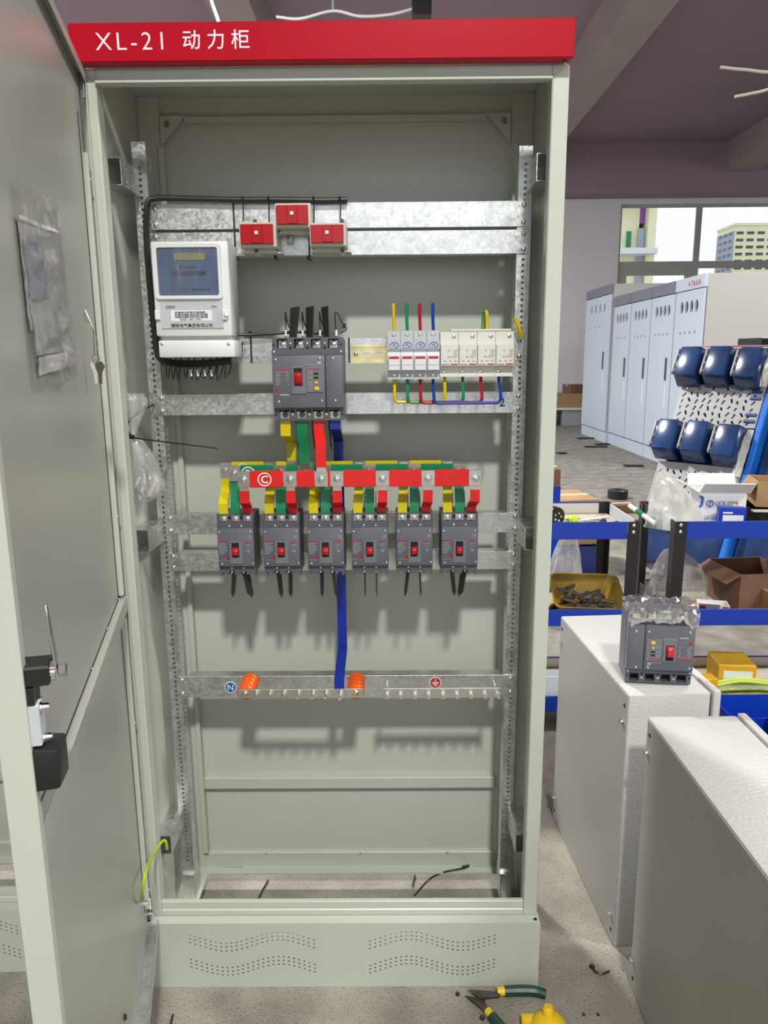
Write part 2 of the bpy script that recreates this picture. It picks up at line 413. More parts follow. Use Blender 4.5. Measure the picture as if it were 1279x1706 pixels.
# ================================================================== the hall (setting)
YB = 13.8                                   # back wall
def sbox(name, m, *a, **k):
    return struct(MB().box(*a, **k).build(name, m))
sbox('floor', FLOORM, -7, 14, -8, YB + .3, -.2, 0)
sbox('ceiling', CEIL, -7, 14, -8, YB + .3, 5.07, 5.3)
sbox('trim_1', BEAM, 2.48, 2.92, -8, YB - .5, 4.60, 5.07)          # long beam to the right of the cabinet
sbox('trim_2', BEAM, 6.32, 6.80, -8, YB - .5, 4.55, 5.07)
sbox('trim_3', CEIL, -7, 14, YB - .5, YB, 4.20, 5.07)              # cross beam over the window
sbox('trim_4', BEAM, -1.62, -1.20, -8, YB - .5, 4.62, 5.07)
wx0, wx1, wz0, wz1 = 4.58, 10.6, 1.15, 4.10
wb = struct(MB().plate(rect(-7, 14, 0, 4.2), [rect(wx0, wx1, wz0, wz1)], YB, YB + .25).build('wall_back', WHITEWALL))
struct(MB().plate(rect(-8, YB + .25, 0, 5.07), [rect(2.5, 12.5, 1.0, 4.3)], -7.2, -7.0, YZ).build('wall_left', WHITEWALL))
struct(MB().plate(rect(-8, YB + .25, 0, 5.07), [rect(1.5, 13, 1.0, 4.3)], 14.0, 14.2, YZ).build('wall_right', WHITEWALL))
struct(MB().plate(rect(-7.2, 14.2, 0, 5.07), [rect(-4.5, 6.5, 1.0, 4.2)], -8.2, -8.0).build('wall_front', WHITEWALL))  # opening added in this unseen wall for soft fill on the cabinet
win = struct(thing('window_1', None, None, (wx0, YB + .1, wz0)))
def wbar(x0, x1, z0, z1, d=.05): MB().box(x0, x1, YB + .1 - d / 2, YB + .1 + d / 2, z0, z1).build('window_frame', WINF, win)
wbar(wx0, wx1, wz1 - .05, wz1); wbar(wx0, wx1, wz0, wz0 + .05); wbar(wx0, wx0 + .05, wz0 + .05, wz1 - .05); wbar(wx1 - .05, wx1, wz0 + .05, wz1 - .05)
wbar(wx0 + .05, wx1 - .05, 2.93, 3.06, .06)
mull = [6.06, 7.7, 9.2]
for mx in mull:
    wbar(mx, mx + .11, wz0 + .05, 2.93); wbar(mx, mx + .11, 3.06, wz1 - .05)
# the opening sash under the transom has a heavy frame of its own
for a in ((wx0 + .05, wx0 + .20, 1.2, 2.93), (5.92, 6.06, 1.2, 2.93), (wx0 + .20, 5.92, 2.80, 2.93), (wx0 + .20, 5.92, 1.2, 1.32)):
    wbar(*a, d=.05)
cells = [wx0 + .05] + [v for mx in mull for v in (mx, mx + .11)] + [wx1 - .05]
for i in range(0, len(cells), 2):
    for z0, z1 in ((wz0 + .05, 2.93), (3.06, wz1 - .05)):
        MB().box(cells[i], cells[i + 1], YB + .097, YB + .103, z0, z1).build('pane', GLASS, win)

# ---- outside
gy = MB().box(-60, 220, YB + .4, 420, -8.2, -8).build('street_ground', FLOORM); struct(gy)
def tower(name, label, x0, x1, y0, depth, z1, m, rows, cols, wz, gap, ww, wh, side=None):
    t = thing(name, label, 'building', ((x0 + x1) / 2, y0 + depth / 2, -8))
    MB().box(x0, x1, y0, y0 + depth, -8, z1).build('wall', m, t)
    MB().box(x0 - .3, x1 + .3, y0 - .3, y0 + depth + .3, z1, z1 + .8).build('roof', m, t)
    if side is not None:
        MB().box(x0 - .25, x0, y0 + .3, y0 + depth - .3, -8, z1 - 1.5).build('side_wall', side, t)
    me = None
    for r in range(rows):
        for c in range(cols):
            x = x0 + (c + .5) * (x1 - x0) / cols; z = wz - r * gap
            if me is None:
                b = MB().box(-ww / 2, ww / 2, -.06, .1, -wh / 2, wh / 2).build('facade_window', FWIN, t, local=True); me = b.data
            else:
                b = bpy.data.objects.new('facade_window', me); COL.objects.link(b); b.parent = t
            b.location = WM[t].inverted() @ Vector((x, y0, z))
    if side is not None:
        for r in range(rows):
            for c in range(3):
                b = bpy.data.objects.new('facade_window', me); COL.objects.link(b); b.parent = t
                b.location = WM[t].inverted() @ Vector((x0 - .25, y0 + (c + .7) * depth / 3.6, wz - r * gap)); b.rotation_euler = (0, 0, -pi / 2)
    return t
q0 = at(1225, 376, 250.); q1 = at(1330, 376, 250.)
tower('apartment_tower', 'cream high rise with rows of dark windows seen through the far window', q0.x, q1.x, 250, 13, q0.z, CREAM, 11, 6, q0.z - 2.2, 2.15, 2.3, .85, FACADEB)
q0 = at(1040, 300, 30.); q1 = at(1088, 300, 30.)
nb = thing('corner_building', 'pale neighbouring building with balconies at the left edge of the window', 'building', ((q0.x + q1.x) / 2, 33, -8))
MB().box(q0.x - 2, q1.x - .45, 30, 36, -8, 9.5).build('wall', CREAM, nb)
MB().box(q1.x - .22, q1.x + .1, 29.6, 36, -8, 9.5).build('corner_pillar', CREAM, nb)
for z in (3.0, 5.15, 7.2, 9.2):
    MB().box(q0.x - 2, q1.x + .05, 29.1, 30, z, z + .22).build('balcony_slab', CARDW, nb)
MB().box(q1.x - .45, q1.x - .22, 30, 35, 6.4, 7.1).build('wall_panel', PURP, nb)
MB().box(q0.x + .2, q0.x + .36, 29.9, 30, 5.5, 6.1).build('shutter', GRN, nb)
MB().box(q1.x - .5, q1.x - .25, 29.85, 30.2, 3.3, 6.2).build('window', FACADEB, nb)

# ---- things on the ceiling
cz = at(555, 10, 6.0)
tag(MB().tube([at(460, 28, 6), at(500, 31, 6), at(555, 18, 6), at(600, 27, 6), at(650, 24, 6), at(690, 14, 6)], .012, 6).build('hanging_cable', WHITEP),
    'pale cable sagging under the ceiling above the red header', 'cable')
tag(MB().cyl(at(555, 18, 6), at(555, 18, 6) + Vector((0, 0, 5.07 - at(555, 18, 6).z)), .012, 8).build('cable_hanger', PRINTG),
    'thin grey hanger rod holding up the sagging ceiling cable', 'rod')
b = at(702, 14, 6)
t = thing('junction_box', 'black junction box on the ceiling above the red header', 'box', (b.x, 6, b.z - .07))
MB().box(b.x - .085, b.x + .085, 5.93, 6.07, b.z - .07, b.z + .08, b=.01).build('body', BLACK, t)
MB().cyl((b.x, 6, b.z + .08), (b.x, 6, 5.07), .02, 10).build('stem', BLACK, t)
tag(MB().tube([at(348, -30, 5), at(352, 0, 5), at(363, 33, 5), at(366, 50, 5)], .012, 6).build('hanging_cable', WHITEP),
    'short white cable dangling above the header lettering', 'cable')
tag(MB().tube([at(1200, 112, 5), at(1240, 116, 5), at(1300, 116, 5), at(1380, 60, 5)], .011, 6).build('hanging_cable', CTBODY),
    'upper pale cable end hanging out of the right edge', 'cable')
tag(MB().tube([at(1224, 161, 5), at(1250, 156, 5), at(1285, 147, 5), at(1380, 110, 5)], .011, 6).build('hanging_cable', CTBODY),
    'lower pale cable end hanging out of the right edge', 'cable')

# ---- far cabinets by the window
def far_cabinet(label, x, y0, y1, h, header, first):
    w = y1 - y0
    t = thing('switchgear_cabinet', label, 'cabinet', (x + .45, (y0 + y1) / 2, 0), group='grey cabinets in a row by the window')
    MB().box(x + .03, x + .9, y0 + .004, y1 - .004, .15, h, b=.005).build('body', FARSIDE, t)
    MB().box(x + .01, x + .9, y0 + .004, y1 - .004, 0, .15).build('plinth', FARCAB, t)
    hd = MB().box(x - .01, x + .03, y0 + .004, y1 - .004, h - .13, h).build('header', header, t)
    if first:
        text('lettering', '4 7AA04', .09, (x - .011, y0 + .42, h - .105), PRINTR, hd, R=Matrix.Rotation(-pi / 2, 4, 'Z') @ Matrix.Rotation(pi / 2, 4, 'X'))
    zs = h - .31; ys = [y0 + w * k for k in (.24, .41, .58, .75)]
    holes = [circ(-yy, zs, .044, 12, ry=.066) for yy in ys] + [circ(-yy, zs - .27, .020, 8) for yy in ys]
    d = MB().plate(rect(-(y1 - .012), -(y0 + .012), .17, h - .14), holes, -x, -x - .02, lambda u, v, w_: Vector((-w_, -u, v))).build('door', FARCAB, t)
    MB().box(x + .021, x + .028, y0 + .03, y1 - .03, h - .75, h - .16).build('hole_shade_backing', HOLE, t)  # black sheet standing in for the shaded interior behind the door holes
    hy = y0 + w * .2
    MB().box(x - .012, x, hy - .02, hy + .02, h * .47, h * .47 + .26, b=.004).build('handle', DARKSTEEL, d)
    MB().box(x - .004, x, hy - .03, hy + .01, h * .47 - .32, h * .47 - .05).build('wire_tag', PRINTW, d)
    return t
ys = [6.62, 7.41, 8.19, 8.97, 9.75]
lbls = ['near end cabinet of the far row with its side panel facing the room', 'second cabinet from the near end of the far row',
        'third cabinet from the near end of the far row', 'fourth cabinet of the far row beside the taller one']
for i in range(4):
    far_cabinet(lbls[i], 3.36, ys[i], ys[i + 1] - .004, 2.09, FARCAB if i == 0 else FARHEAD, i == 0)
far_cabinet('taller cabinet at the far end of the row', 3.32, 9.76, 11.15, 2.28, FARHEAD, False)

# ---- clutter against the back wall
def carton(name, label, c, sx, sy, sz, rz=0, m=CARD, openf=False, cat='carton', group=None, tape=True):
    t = thing(name, label, cat, c, rz, group); W2, D2 = sx / 2, sy / 2
    if openf:
        for nm, a in (('bottom', (-W2, W2, -D2, D2, 0, .004)), ('side', (-W2, -W2 + .004, -D2, D2, .004, sz)), ('side', (W2 - .004, W2, -D2, D2, .004, sz)),
                      ('side', (-W2 + .004, W2 - .004, -D2, -D2 + .004, .004, sz)), ('side', (-W2 + .004, W2 - .004, D2 - .004, D2, .004, sz))):
            MB().box(*a).build(nm, m, t, local=True)
    else:
        MB().box(-W2, W2, -D2, D2, 0, sz, b=.002).build('body', m, t, local=True)
        if tape: MB().box(-W2 - .0006, W2 + .0006, -.02, .02, sz * .8, sz + .0008).build('tape', CTBODY, t, local=True)
    return t
def flap(t, pts, m): 
    p = [Vector(v) for v in pts]; n = (p[1] - p[0]).cross(p[2] - p[0]).normalized() * .003
    MB().hexa([p[0], p[1], p[2], p[3], p[0] + n, p[1] + n, p[2] + n, p[3] + n]).build('flap', m, t, local=True)
carton('carton', 'flat brown carton on a low stack by the far wall', (3.35, 12.9, .33), .9, .5, .26)
carton('carton', 'small dark carton lying on top of the far wall stack', (3.62, 12.85, .591), .35, .35, .16, .2, CARDD)
t = thing('low_bench', 'low grey bench with a white top under the far cartons', 'bench', (3.4, 12.9, 0))
MB().box(2.9, 4.0, 12.6, 13.2, .29, .33).build('top', CARDW, t)
MB().box(2.95, 3.25, 12.65, 13.15, 0, .29).build('support', CARDD, t); MB().box(3.35, 3.95, 12.65, 13.15, 0, .29).build('support', PRINTG, t)
for k, (px, py, l, a) in enumerate(((975, 731, .25, .1), (992, 745, .32, 0), (935, 756, .12, .3), (1055, 777, .22, -.1), (1003, 741, .2, .2))):
    p = flr(px, py)
    tag(MB().obox(p + Vector((0, 0, .01)), (l, .10, .018), Matrix.Rotation(a, 3, 'Z'), .006).build('floor_scrap', RUBBER),
        ['dark scrap beside the far cabinet plinth', 'largest dark scrap on the floor before the far cabinets', 'small dark scrap on the floor close behind the green post',
         'thin dark scrap on the floor near the bag', 'dark scrap touching the far row plinth'][k], 'scrap')

# ---- shrink wrapped stack leaning behind the racks
SM = Matrix.Translation(Vector((1.62, 2.6, .0))) @ Matrix.Rotation(-.80, 4, 'Z') @ Matrix.Rotation(-.50, 4, 'X')
st = thing('wrapped_stack', 'blue film wrapped stack of moulded grey panels leaning behind the racks', 'stack', M=SM)
MB().box(-.25, .225, .03, .26, .15, 1.49, b=.02).build('wrapped_body', NAVY, st, local=True)
MB().box(.262, .75, .06, .26, .15, 1.47, b=.02).build('wrapped_body', NAVY, st, local=True)
random.seed(11)
def lattice(v0, v1):
    holes = []
    nr = int((v1 - v0) / .042)
    for r in range(nr):
        for c in range(11):
            u = -.235 + c * .040 + random.uniform(-.004, .004); v = v0 + .024 + r * .042 + (c % 2) * .010
            if v > v1 - .022: continue
            a = random.choice((.35, -.35, .65, -.55)); L_, w_ = random.choice((.011, .015)), .0050
            holes.append([(u + x * math.cos(a) - y * math.sin(a), v + x * math.sin(a) + y * math.cos(a)) for x, y in ((-w_, -L_), (w_, -L_), (w_ * 1.4, L_), (-w_, L_))])
    MB().plate(rect(-.265, .215, v0, v1), holes, .008, .022).build('lattice_panel', LATT, st, local=True)
lattice(1.00, 1.26); lattice(.38, .76)
for (u0, v0) in ((-.285, 1.235), (-.115, 1.235), (.06, 1.225), (-.285, .765), (-.115, .765), (.06, .755)):
    w, h = .118, .215
    blk = MB().hexa([(u0, -.11, v0 + .03), (u0 + w, -.11, v0 + .03), (u0 + w + .015, .007, v0), (u0 - .01, .007, v0), (u0, -.11, v0 + h), (u0 + w, -.11, v0 + h), (u0 + w + .015, .007, v0 + h + .025), (u0 - .01, .007, v0 + h + .025)], .012, 2).build('wrapped_block', NAVY, st, local=True)
    MB().plate(rrect(-.108, -.078, v0 + .04, v0 + h - .01, .013), [circ(-.093, v0 + .07 + k * .05, .008, 6, ry=.012) for k in range(3)], u0 - .016, u0 - .008, YZ).build('end_plate', LATT, blk, local=True)
    for k in range(2):
        MB().box(u0 + w + .018, u0 + w + .048, -.004, .007, v0 + .06 + k * .09, v0 + .085 + k * .09, b=.003).build('slot_bar', RACKK, blk, local=True)
MB().box(.226, .260, -.012, .26, .15, 1.48, b=.006).build('edge_strip', BRBLUE, st, local=True)
for v in (1.17, 1.21, 1.03, 1.07): MB().box(.145, .205, .0, .0078, v, v + .018, b=.003).build('strap', BLUEBIN, st, local=True)
for k, (v, h) in enumerate(((1.24, .22), (.70, .28))):
    MB().grid(lambda a, b: Vector((.175 + .05 * a, -.02 - .04 * math.sin(pi * a) * math.sin(pi * b) + .012 * noise.noise(Vector((a * 6, b * 6, k))), v + h * b)), 10, 12).build('film_sheet', BAGW, st, local=True, fix=False)
MB().box(-.26, .70, .0, .27, 1.4905, 1.497, b=.002).build('film_edge', GREYP, st, local=True)
pn = at(1250, 572, 4.1)
tag(MB().obox((pn.x + .1, 4.15, pn.z - .03), (.85, .5, .03), Matrix.Rotation(.1, 3, 'Z'), .004).build('pink_board', PINK), 'pinkish board lying behind the wrapped stack', 'board')
tag(MB().obox((pn.x + .25, 4.15, pn.z + .0105), (.5, .3, .05), Matrix.Rotation(.1, 3, 'Z'), .004).build('dark_tray', RACKK), 'dark tray lying on the pinkish board at the right edge', 'tray')
tag(MB().box(pn.x - .30, pn.x + .55, 3.9, 4.4, 0, pn.z - .047, b=.01).build('pallet_crate', CARDD), 'dark crate behind the wrapped stack carrying the pinkish board', 'crate')

# ================================================================== the open power cabinet
YR = .17                                    # face of the mounting rails
cab = thing('power_cabinet', 'tall grey green power cabinet with red header and open door', 'cabinet', (0, .15, 0))
def cabinet_shell(t, dx, dy, full=True):
    def B(name, m, x0, x1, y0, y1, z0, z1, b=.0012, parent=None):
        return MB().box(x0 + dx, x1 + dx, y0 + dy, y1 + dy, z0, z1, b).build(name, m, parent or t)
    for s in (-1, 1):
        a, c = sorted((s * .372, s * .400))
        B('front_post', PAINT, a, c, 0, .03, .150, 1.7365, .002)
        a, c = sorted((s * .3965, s * .400))
        B('side_panel', INNER, a, c, .03, .305, .04, 1.79)
        a, c = sorted((s * .352, s * .3965)); B('rear_post', INNER, a, c, .285, .303, .05, 1.785)
    B('top_beam', PAINT, -.372, .372, 0, .03, 1.7175, 1.7365, .002)
    B('door_seal_lip', PAINT, -.372, .372, -.006, .010, 1.7130, 1.7172, .0008)
    B('roof', INNER, -.3965, .3965, .03, .303, 1.785, 1.79)
    sl = B('sill', PAINT, -.372, .372, 0, .03, .150, .1645, .002)
    B('sill_lip', PAINT, -.372, .372, .004, .014, .1645, .1800, .001, parent=sl)
    # back: upper cover, lower cover, ribs
    bp = MB().box(-.352 + dx, .352 + dx, .296 + dy, .300 + dy, .28, 1.785).build('back_panel', INNER, t)
    MB().box(-.352 + dx, .352 + dx, .298 + dy, .302 + dy, .085, .262).build('lower_back_panel', INNER, t)
    B('back_rib', PAINT, -.345, .352, .282, .296, .262, .290, .001)
    B('back_foot', PAINT, -.3965, .3965, .288, .303, .05, .085, .001)
    # floor ring with cable opening
    slots = [rrect(-.322, -.262, .279, .285, .0028), rrect(.30, .345, .279, .285, .0028)]
    MB().plate([(u + dx, v + dy) for u, v in rect(-.3965, .3965, .03, .288)], [[(u + dx, v + dy) for u, v in h] for h in [rect(-.343, .356, .085, .259)] + slots], .046, .05, XY).build('floor_ring', PAINT, t)
    # perforated plinth
    holes = []
    for side in (-1, 1):
        for row0 in (.1075, .0495):
            for c in range(25):
                u = side * (.057 + c * .2535 / 24); f = c / 24
                if side < 0: f = 1 - f
                w = (-1 if side > 0 else 1) * .0130 * math.cos(2 * pi * (f - (.74 if side > 0 else .72)) / .86)
                for r in range(3):
                    holes.append(circ(u, row0 + w - (r - 1) * .0090, .0026, 6, ry=.0022))
    pl = MB().plate(rect(-.4025, .4025, 0, .1505), holes, -.022, -.0205, lambda u, v, w: Vector((u + dx, w + dy, v))).build('plinth_front', PAINT, t)
    B('plinth_top', PAINT, -.4025, .4025, -.0205, .03, .1480, .1500, .0008)
    for s in (-1, 1):
        a, c = sorted((s * .4005, s * .4025)); B('plinth_side', PAINT, a, c, -.0205, .30, 0, .148)
        MB().lathe([(0, 0), (.004, 0), (.004, .0004), (0, .0004)], (s * .394 + dx, -.012 + dy, .150), (0, 0, 1), 10).build('bolt_hole', HOLE, t)
    return t
cabinet_shell(cab, 0, 0)
# header fascia with lettering
hd = MB().box(-.4005, .4005, -.026, -.002, 1.7365, 1.7935, b=.0015).build('header', RED, cab)
p = at(160, 84, -.0262); text('lettering', 'XL-21', .0370, (p.x, -.0263, p.z), LETTER, hd, width=at(271, 84, -.03).x - p.x, bold=-.0003, space=1.25)
p = at(305, 80, -.0262); text('lettering', '动 力 柜', .0300, (p.x, -.0263, p.z + .0005), LETTER, hd, width=at(415, 80, -.03).x - p.x, bold=.0001)
MB().lathe([(0, 0), (.0035, 0), (.003, .002), (0, .002)], (.388, -.014, 1.7365), (0, 0, -1), 10).build('screw', BLACK, hd)
MB().box(-.372, .372, -.002, .0, 1.738, 1.74).build('header_flange', RED, hd)
# back panel stiffening frame with corner gussets
for x0, x1 in ((-.356, -.345), (.355, .366)):
    MB().box(x0, x1, .276, .285 if False else .296, .092, 1.69, b=.0008).build('stiffener', PAINT, cab)
MB().box(-.302, .302, .284, .296, 1.735, 1.747, b=.0008).build('stiffener', PAINT, cab)
for s in (-1, 1):
    tri = [(s * .350, 1.747), (s * .300, 1.747), (s * .350, 1.692)]
    if s > 0: tri = tri[::-1]
    h = [circ(s * .337, 1.733, .006, 8, ry=.008)]
    MB().plate(tri[::-1] if False else tri, h, .280, .284).build('corner_gusset', PAINT, cab)
for px, py in ((443, 1417), (600, 1415), (745, 1414)):
    p = at(px, py, .287); MB().dome((p.x, .288, .083), (0, -1, 0), .003, .002).build('screw', STEEL, cab)

# uprights: angle sections with real punched holes
def upright(s):
    a, c = sorted((s * .350, s * .376)); top = 1.672 if s < 0 else 1.658
    hs = [circ((a + c) / 2, .15 + .0107 * k, .0029, 6) for k in range(139)]
    o = MB().plate(rect(a, c, .118, top), hs, .1725, .1743).build('upright', GALV, cab)
    hs = [circ(.190, .15 + .0107 * k, .0032, 6) for k in range(138)]
    MB().plate(rect(.1743, .206, .118, top - .02), hs, s * .350, s * .3518, YZ).build('upright_flange', GALV, o)
    MB().box(a, c, .165, .215, .05, .118).build('upright_foot', GALV, o)
    return o
upright(-1); upright(1)
# side brackets: short perforated channels from the side panels to the uprights
for s in (-1, 1):
    for z0, z1 in ((1.574, 1.620), (.905, .950), (.243, .286)):
        hs = [circ(y, z, .0035, 8) for y in (.095, .125) for z in (z0 + .012, z1 - .012)]
        o = MB().plate(rect(.07, .172, z0, z1), hs, s * .3640, s * .3655, YZ).build('bracket', GALV, cab)
        for za, zb in ((z0, z0 + .0015), (z1 - .0015, z1)):
            a, c = sorted((s * .3655, s * .3962)); MB().box(a, c, .07, .172, za, zb).build('bracket_flange', GALV, o)
# mounting rails
RAILS = [(1.5151, 1.5614, -.350, .3705), (1.4660, 1.5097, -.352, .3715), (1.2649, 1.3111, -.352, .369), (1.1623, 1.2039, -.369, .3700),
         (.9165, .9584, -.361, .3705), (.8378, .8767, -.360, .3695), (.5539, .6013, -.359, .3705)]
rail_objs = []
for i, (z0, z1, x0, x1) in enumerate(RAILS):
    o = MB().box(x0, x1, YR, YR + .0018, z0, z1, .0004).build('mounting_rail', GALV, cab); rail_objs.append(o)
    for za, zb in ((z0, z0 + .0016), (z1 - .0016, z1)):
        MB().box(x0 + .026, x1 - .028, YR + .0018, YR + .028, za, zb).build('rail_flange', GALV, o)
    for x in (x0 + .011 if i != 3 else x0 + .018, x1 - .009):
        for z in (z0 + .008, z1 - .008):
            MB().dome((x, YR, z), (0, -1, 0), .0048, .0038).build('bolt', STEEL, o)
p = at(831, 677, YR - .0003); text('handwriting', '2', .024, (p.x, YR - .0006, p.z), PRINTK, rail_objs[3], bold=.0005)
p = at(822, 933, YR)
MB().box(p.x - .009, p.x + .009, YR - .0004, YR - .0001, p.z - .0003, p.z + .0003).build('pencil_mark', PRINTG, rail_objs[5])
MB().box(p.x - .0003, p.x + .0003, YR - .0004, YR - .0001, p.z - .009, p.z + .009).build('pencil_mark', PRINTG, rail_objs[5])

# ---- the open door, in its own frame: x along the door from the hinge, y out of its inner face, z up
PHI = math.radians(-76.9); DM = Matrix.Translation(Vector((-.385, -.006, 0))) @ Matrix.Rotation(PHI, 4, 'Z'); DI = DM.inverted()
def dat(px, py, yl):
    o = DI @ CAM; d = DI.to_3x3() @ ray(px, py); t = (yl - o.y) / d.y; return o + d * t
DW, DT, DZ0, DZ1 = .742, .014, .152, 1.728
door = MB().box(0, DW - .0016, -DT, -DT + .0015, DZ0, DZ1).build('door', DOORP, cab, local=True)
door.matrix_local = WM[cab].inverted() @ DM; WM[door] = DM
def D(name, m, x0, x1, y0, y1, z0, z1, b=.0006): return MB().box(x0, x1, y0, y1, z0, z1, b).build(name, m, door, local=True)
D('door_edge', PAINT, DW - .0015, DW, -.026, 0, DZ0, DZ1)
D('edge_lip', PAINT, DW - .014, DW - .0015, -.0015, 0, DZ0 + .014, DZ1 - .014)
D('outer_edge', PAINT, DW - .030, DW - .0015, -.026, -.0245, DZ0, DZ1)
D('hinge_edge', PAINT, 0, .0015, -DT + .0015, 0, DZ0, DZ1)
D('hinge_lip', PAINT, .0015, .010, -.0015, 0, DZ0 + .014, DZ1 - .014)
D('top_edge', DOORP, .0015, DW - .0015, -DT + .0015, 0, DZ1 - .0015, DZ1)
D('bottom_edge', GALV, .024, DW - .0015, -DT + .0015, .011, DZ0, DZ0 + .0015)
D('top_lip', DOORP, .0015, DW - .0015, -.0015, 0, DZ1 - .016, DZ1 - .0015)
D('bottom_lip', GALV, .024, DW - .0015, .0095, .011, DZ0 + .0015, DZ0 + .012)
zb = .838
D('stiffener_strip', PAINT, .022, .036, -DT + .0016, -.003, zb + .016, 1.60)
D('stiffener_strip', PAINT, .022, .036, -DT + .0016, -.003, .20, zb - .03)
D('seal_strip', BLACK, .0365, .0385, -DT + .0016, -.0115, .20, 1.66)
D('cross_brace', DOORP, .016, DW - .0016, -DT + .0016, -.001, zb - .018, zb + .010)
D('brace_joint_strip', BLACK, .016, DW - .0016, -DT + .0016, -.0115, zb + .0102, zb + .0120)  # black strip along the junction of door panel and brace top
for u, z in ((.045, zb + .012), (.20, zb + .012), (.36, zb + .012), (.029, 1.56), (.029, 1.0), (.029, .60), (.029, .24)):
    MB().dome((u, -.003 if u == .029 else -.011, z), (0, 1, 0), .0030, .002).build('rivet', STEEL, door, local=True)
# lock, rod guide and handle housing near the free edge
ul = DW - .0035
lk = D('lock_body', BLACK, ul - .030, ul, -DT + .0016, .020, .9915, 1.0105, .002)
MB().box(ul - .024, ul - .0005, -DT + .0016, .006, .9750, .9913).build('lock_foot', BLACK, lk, local=True)
c0 = Vector((ul - .012, .0203, 1.0015))
MB().cyl(c0, c0 + Vector((0, .004, 0)), .0088, 16).build('washer', CHROME, lk, local=True)
MB().lathe([(.0060, 0), (.0060, .006), (.0045, .0075), (0, .0075)], c0 + Vector((0, .0062, 0)), (0, 1, 0), 6).build('nut', CHROME, lk, local=True)
MB().hexa([c0 + Vector(v) for v in ((-.006, .004, -.006), (.006, .004, -.006), (.006, .0062, -.006), (-.006, .0062, -.006), (-.003, -.001, .062), (.003, -.001, .062), (.003, .0015, .062), (-.003, .0015, .062))], .0006).build('lock_cam', CHROME, lk, local=True)
pl = D('rod_guide', GREYP, ul - .022, ul - .001, -DT + .0016, .0085, .9350, .9745, .001)
for z in (.970, .941):
    MB().bolt((ul - .008, .0085, z), (0, 1, 0), .0034, .008).build('bolt', CHROME, pl, local=True)
MB().hexa([(ul - .034, -DT + .0016, .890), (ul, -DT + .0016, .890), (ul, .020, .8915), (ul - .034, .022, .8915),
           (ul - .034, -DT + .0016, .9345), (ul, -DT + .0016, .9345), (ul, .0215, .9305), (ul - .034, .0225, .9305)], .003, 2).build('handle_housing', BLACK, door, local=True)
e = dat(207, 1695, -.012); MB().lathe([(0, 0), (.005, 0), (.004, .004), (0, .004)], (e.x, -DT + .0016, e.z), (0, 1, 0), 8).build('plug', BLACK, door, local=True)
e = dat(235, 1505, -.012); MB().bolt((e.x, -DT + .0016, e.z), (0, 1, 0), .005, .012).build('earth_stud', STEEL, door, local=True)
e = dat(245, 1522, -.012); MB().bolt((e.x, -DT + .0016, e.z), (0, 1, 0), .004, .010).build('earth_stud', STEEL, door, local=True)
for py in (132, 1512):                       # hinges
    z = at(150, py, -.004).z
    MB().cyl((-.3900, -.008, z - .03), (-.3900, -.008, z + .03), .006, 12).build('hinge', STEEL, cab)

# ---- document pouch and keys hanging on the door
yl = -DT + .0020
c4 = [dat(14, 298, yl), dat(97, 345, yl), dat(130, 622, yl), dat(52, 652, yl)]
po = thing('document_pouch', 'clear crumpled plastic document pouch taped inside the open door', 'pouch', M=DM @ Matrix.Translation((c4[3].x, yl, c4[3].z)))
def quad(c, a, b): return (c[0] * (1 - a) + c[1] * a) * (1 - b) + (c[3] * (1 - a) + c[2] * a) * b
def pq(a, b, lift=0.0):
    v = quad(c4, a, b); n_ = abs(noise.noise(Vector((a * 3.3, b * 7, 1.7)))) * .010 + abs(noise.noise(Vector((a * 9, b * 16, 4.1)))) * .004
    return Vector((v.x, v.y + lift + n_ * min(1, 6 * a, 6 * (1 - a)), v.z))
o = MB().grid(lambda a, b: DM @ pq(a, b, .004), 16, 40).build('pouch_film', POUCH, po, fix=False)
def psheet(name, m, a0, a1, b0, b1, lift): return MB().grid(lambda a, b: DM @ (pq(a0 + (a1 - a0) * a, b0 + (b1 - b0) * b) * 1.0 + Vector((0, lift, 0))), 8, 12).build(name, m, po, fix=False)
PAPER = mat('folded_paper', (0.46, 0.46, 0.45), 0.6, var=0.10, vscale=9)
PAPERB = mat('manual_blue_grey', (0.30, 0.30, 0.36), 0.6, var=0.12, vscale=16)
psheet('paper', PAPER, .05, .72, .17, .70, .0010); psheet('manual', PAPERB, .08, .42, .26, .55, .0022)
psheet('paper', PAPER, .08, .76, .57, .83, .0022); psheet('paper', CARDW, .10, .78, .84, .93, .0030); psheet('fold_strip', CARDW, .03, .80, .155, .175, .0040)
k = dat(160, 597, .006); KW = DM @ Vector((k.x, .006, k.z))
ks = thing('key_pair', 'small pair of keys hanging from a thin wire on the door', 'key', KW)
def Dw(*v): return DM @ Vector(v)
def K(x, z, y=0.0): return KW + Vector((x, y, z))
MB().tube([K(.002, .004), K(.004, .025), K(-.001, .045), K(-.012, .070, .004), K(-.012, .055, .004), K(-.003, .048, .004), K(-.002, .004)], .0007, 5).build('wire', KEYBR, ks)
MB().tube([K(.006 * math.cos(a), .005 * math.sin(a)) for a in [i * pi / 6 for i in range(13)]], .0009, 6, sm=False).build('ring', CHROME, ks)
for nm, m, off, dx in (('key_blade', KEYBR, .0, .002), ('key_blade', CTBODY, .0035, -.006)):
    MB().prism([(KW.x + dx + x, KW.z + z) for x, z in ((-.002, -.003), (-.005, -.010), (-.001, -.020), (-.0005, -.037), (.0035, -.038), (.005, -.021), (.010, -.012), (.006, -.005))], KW.y + off, KW.y + off + .0015).build(nm, m, ks)
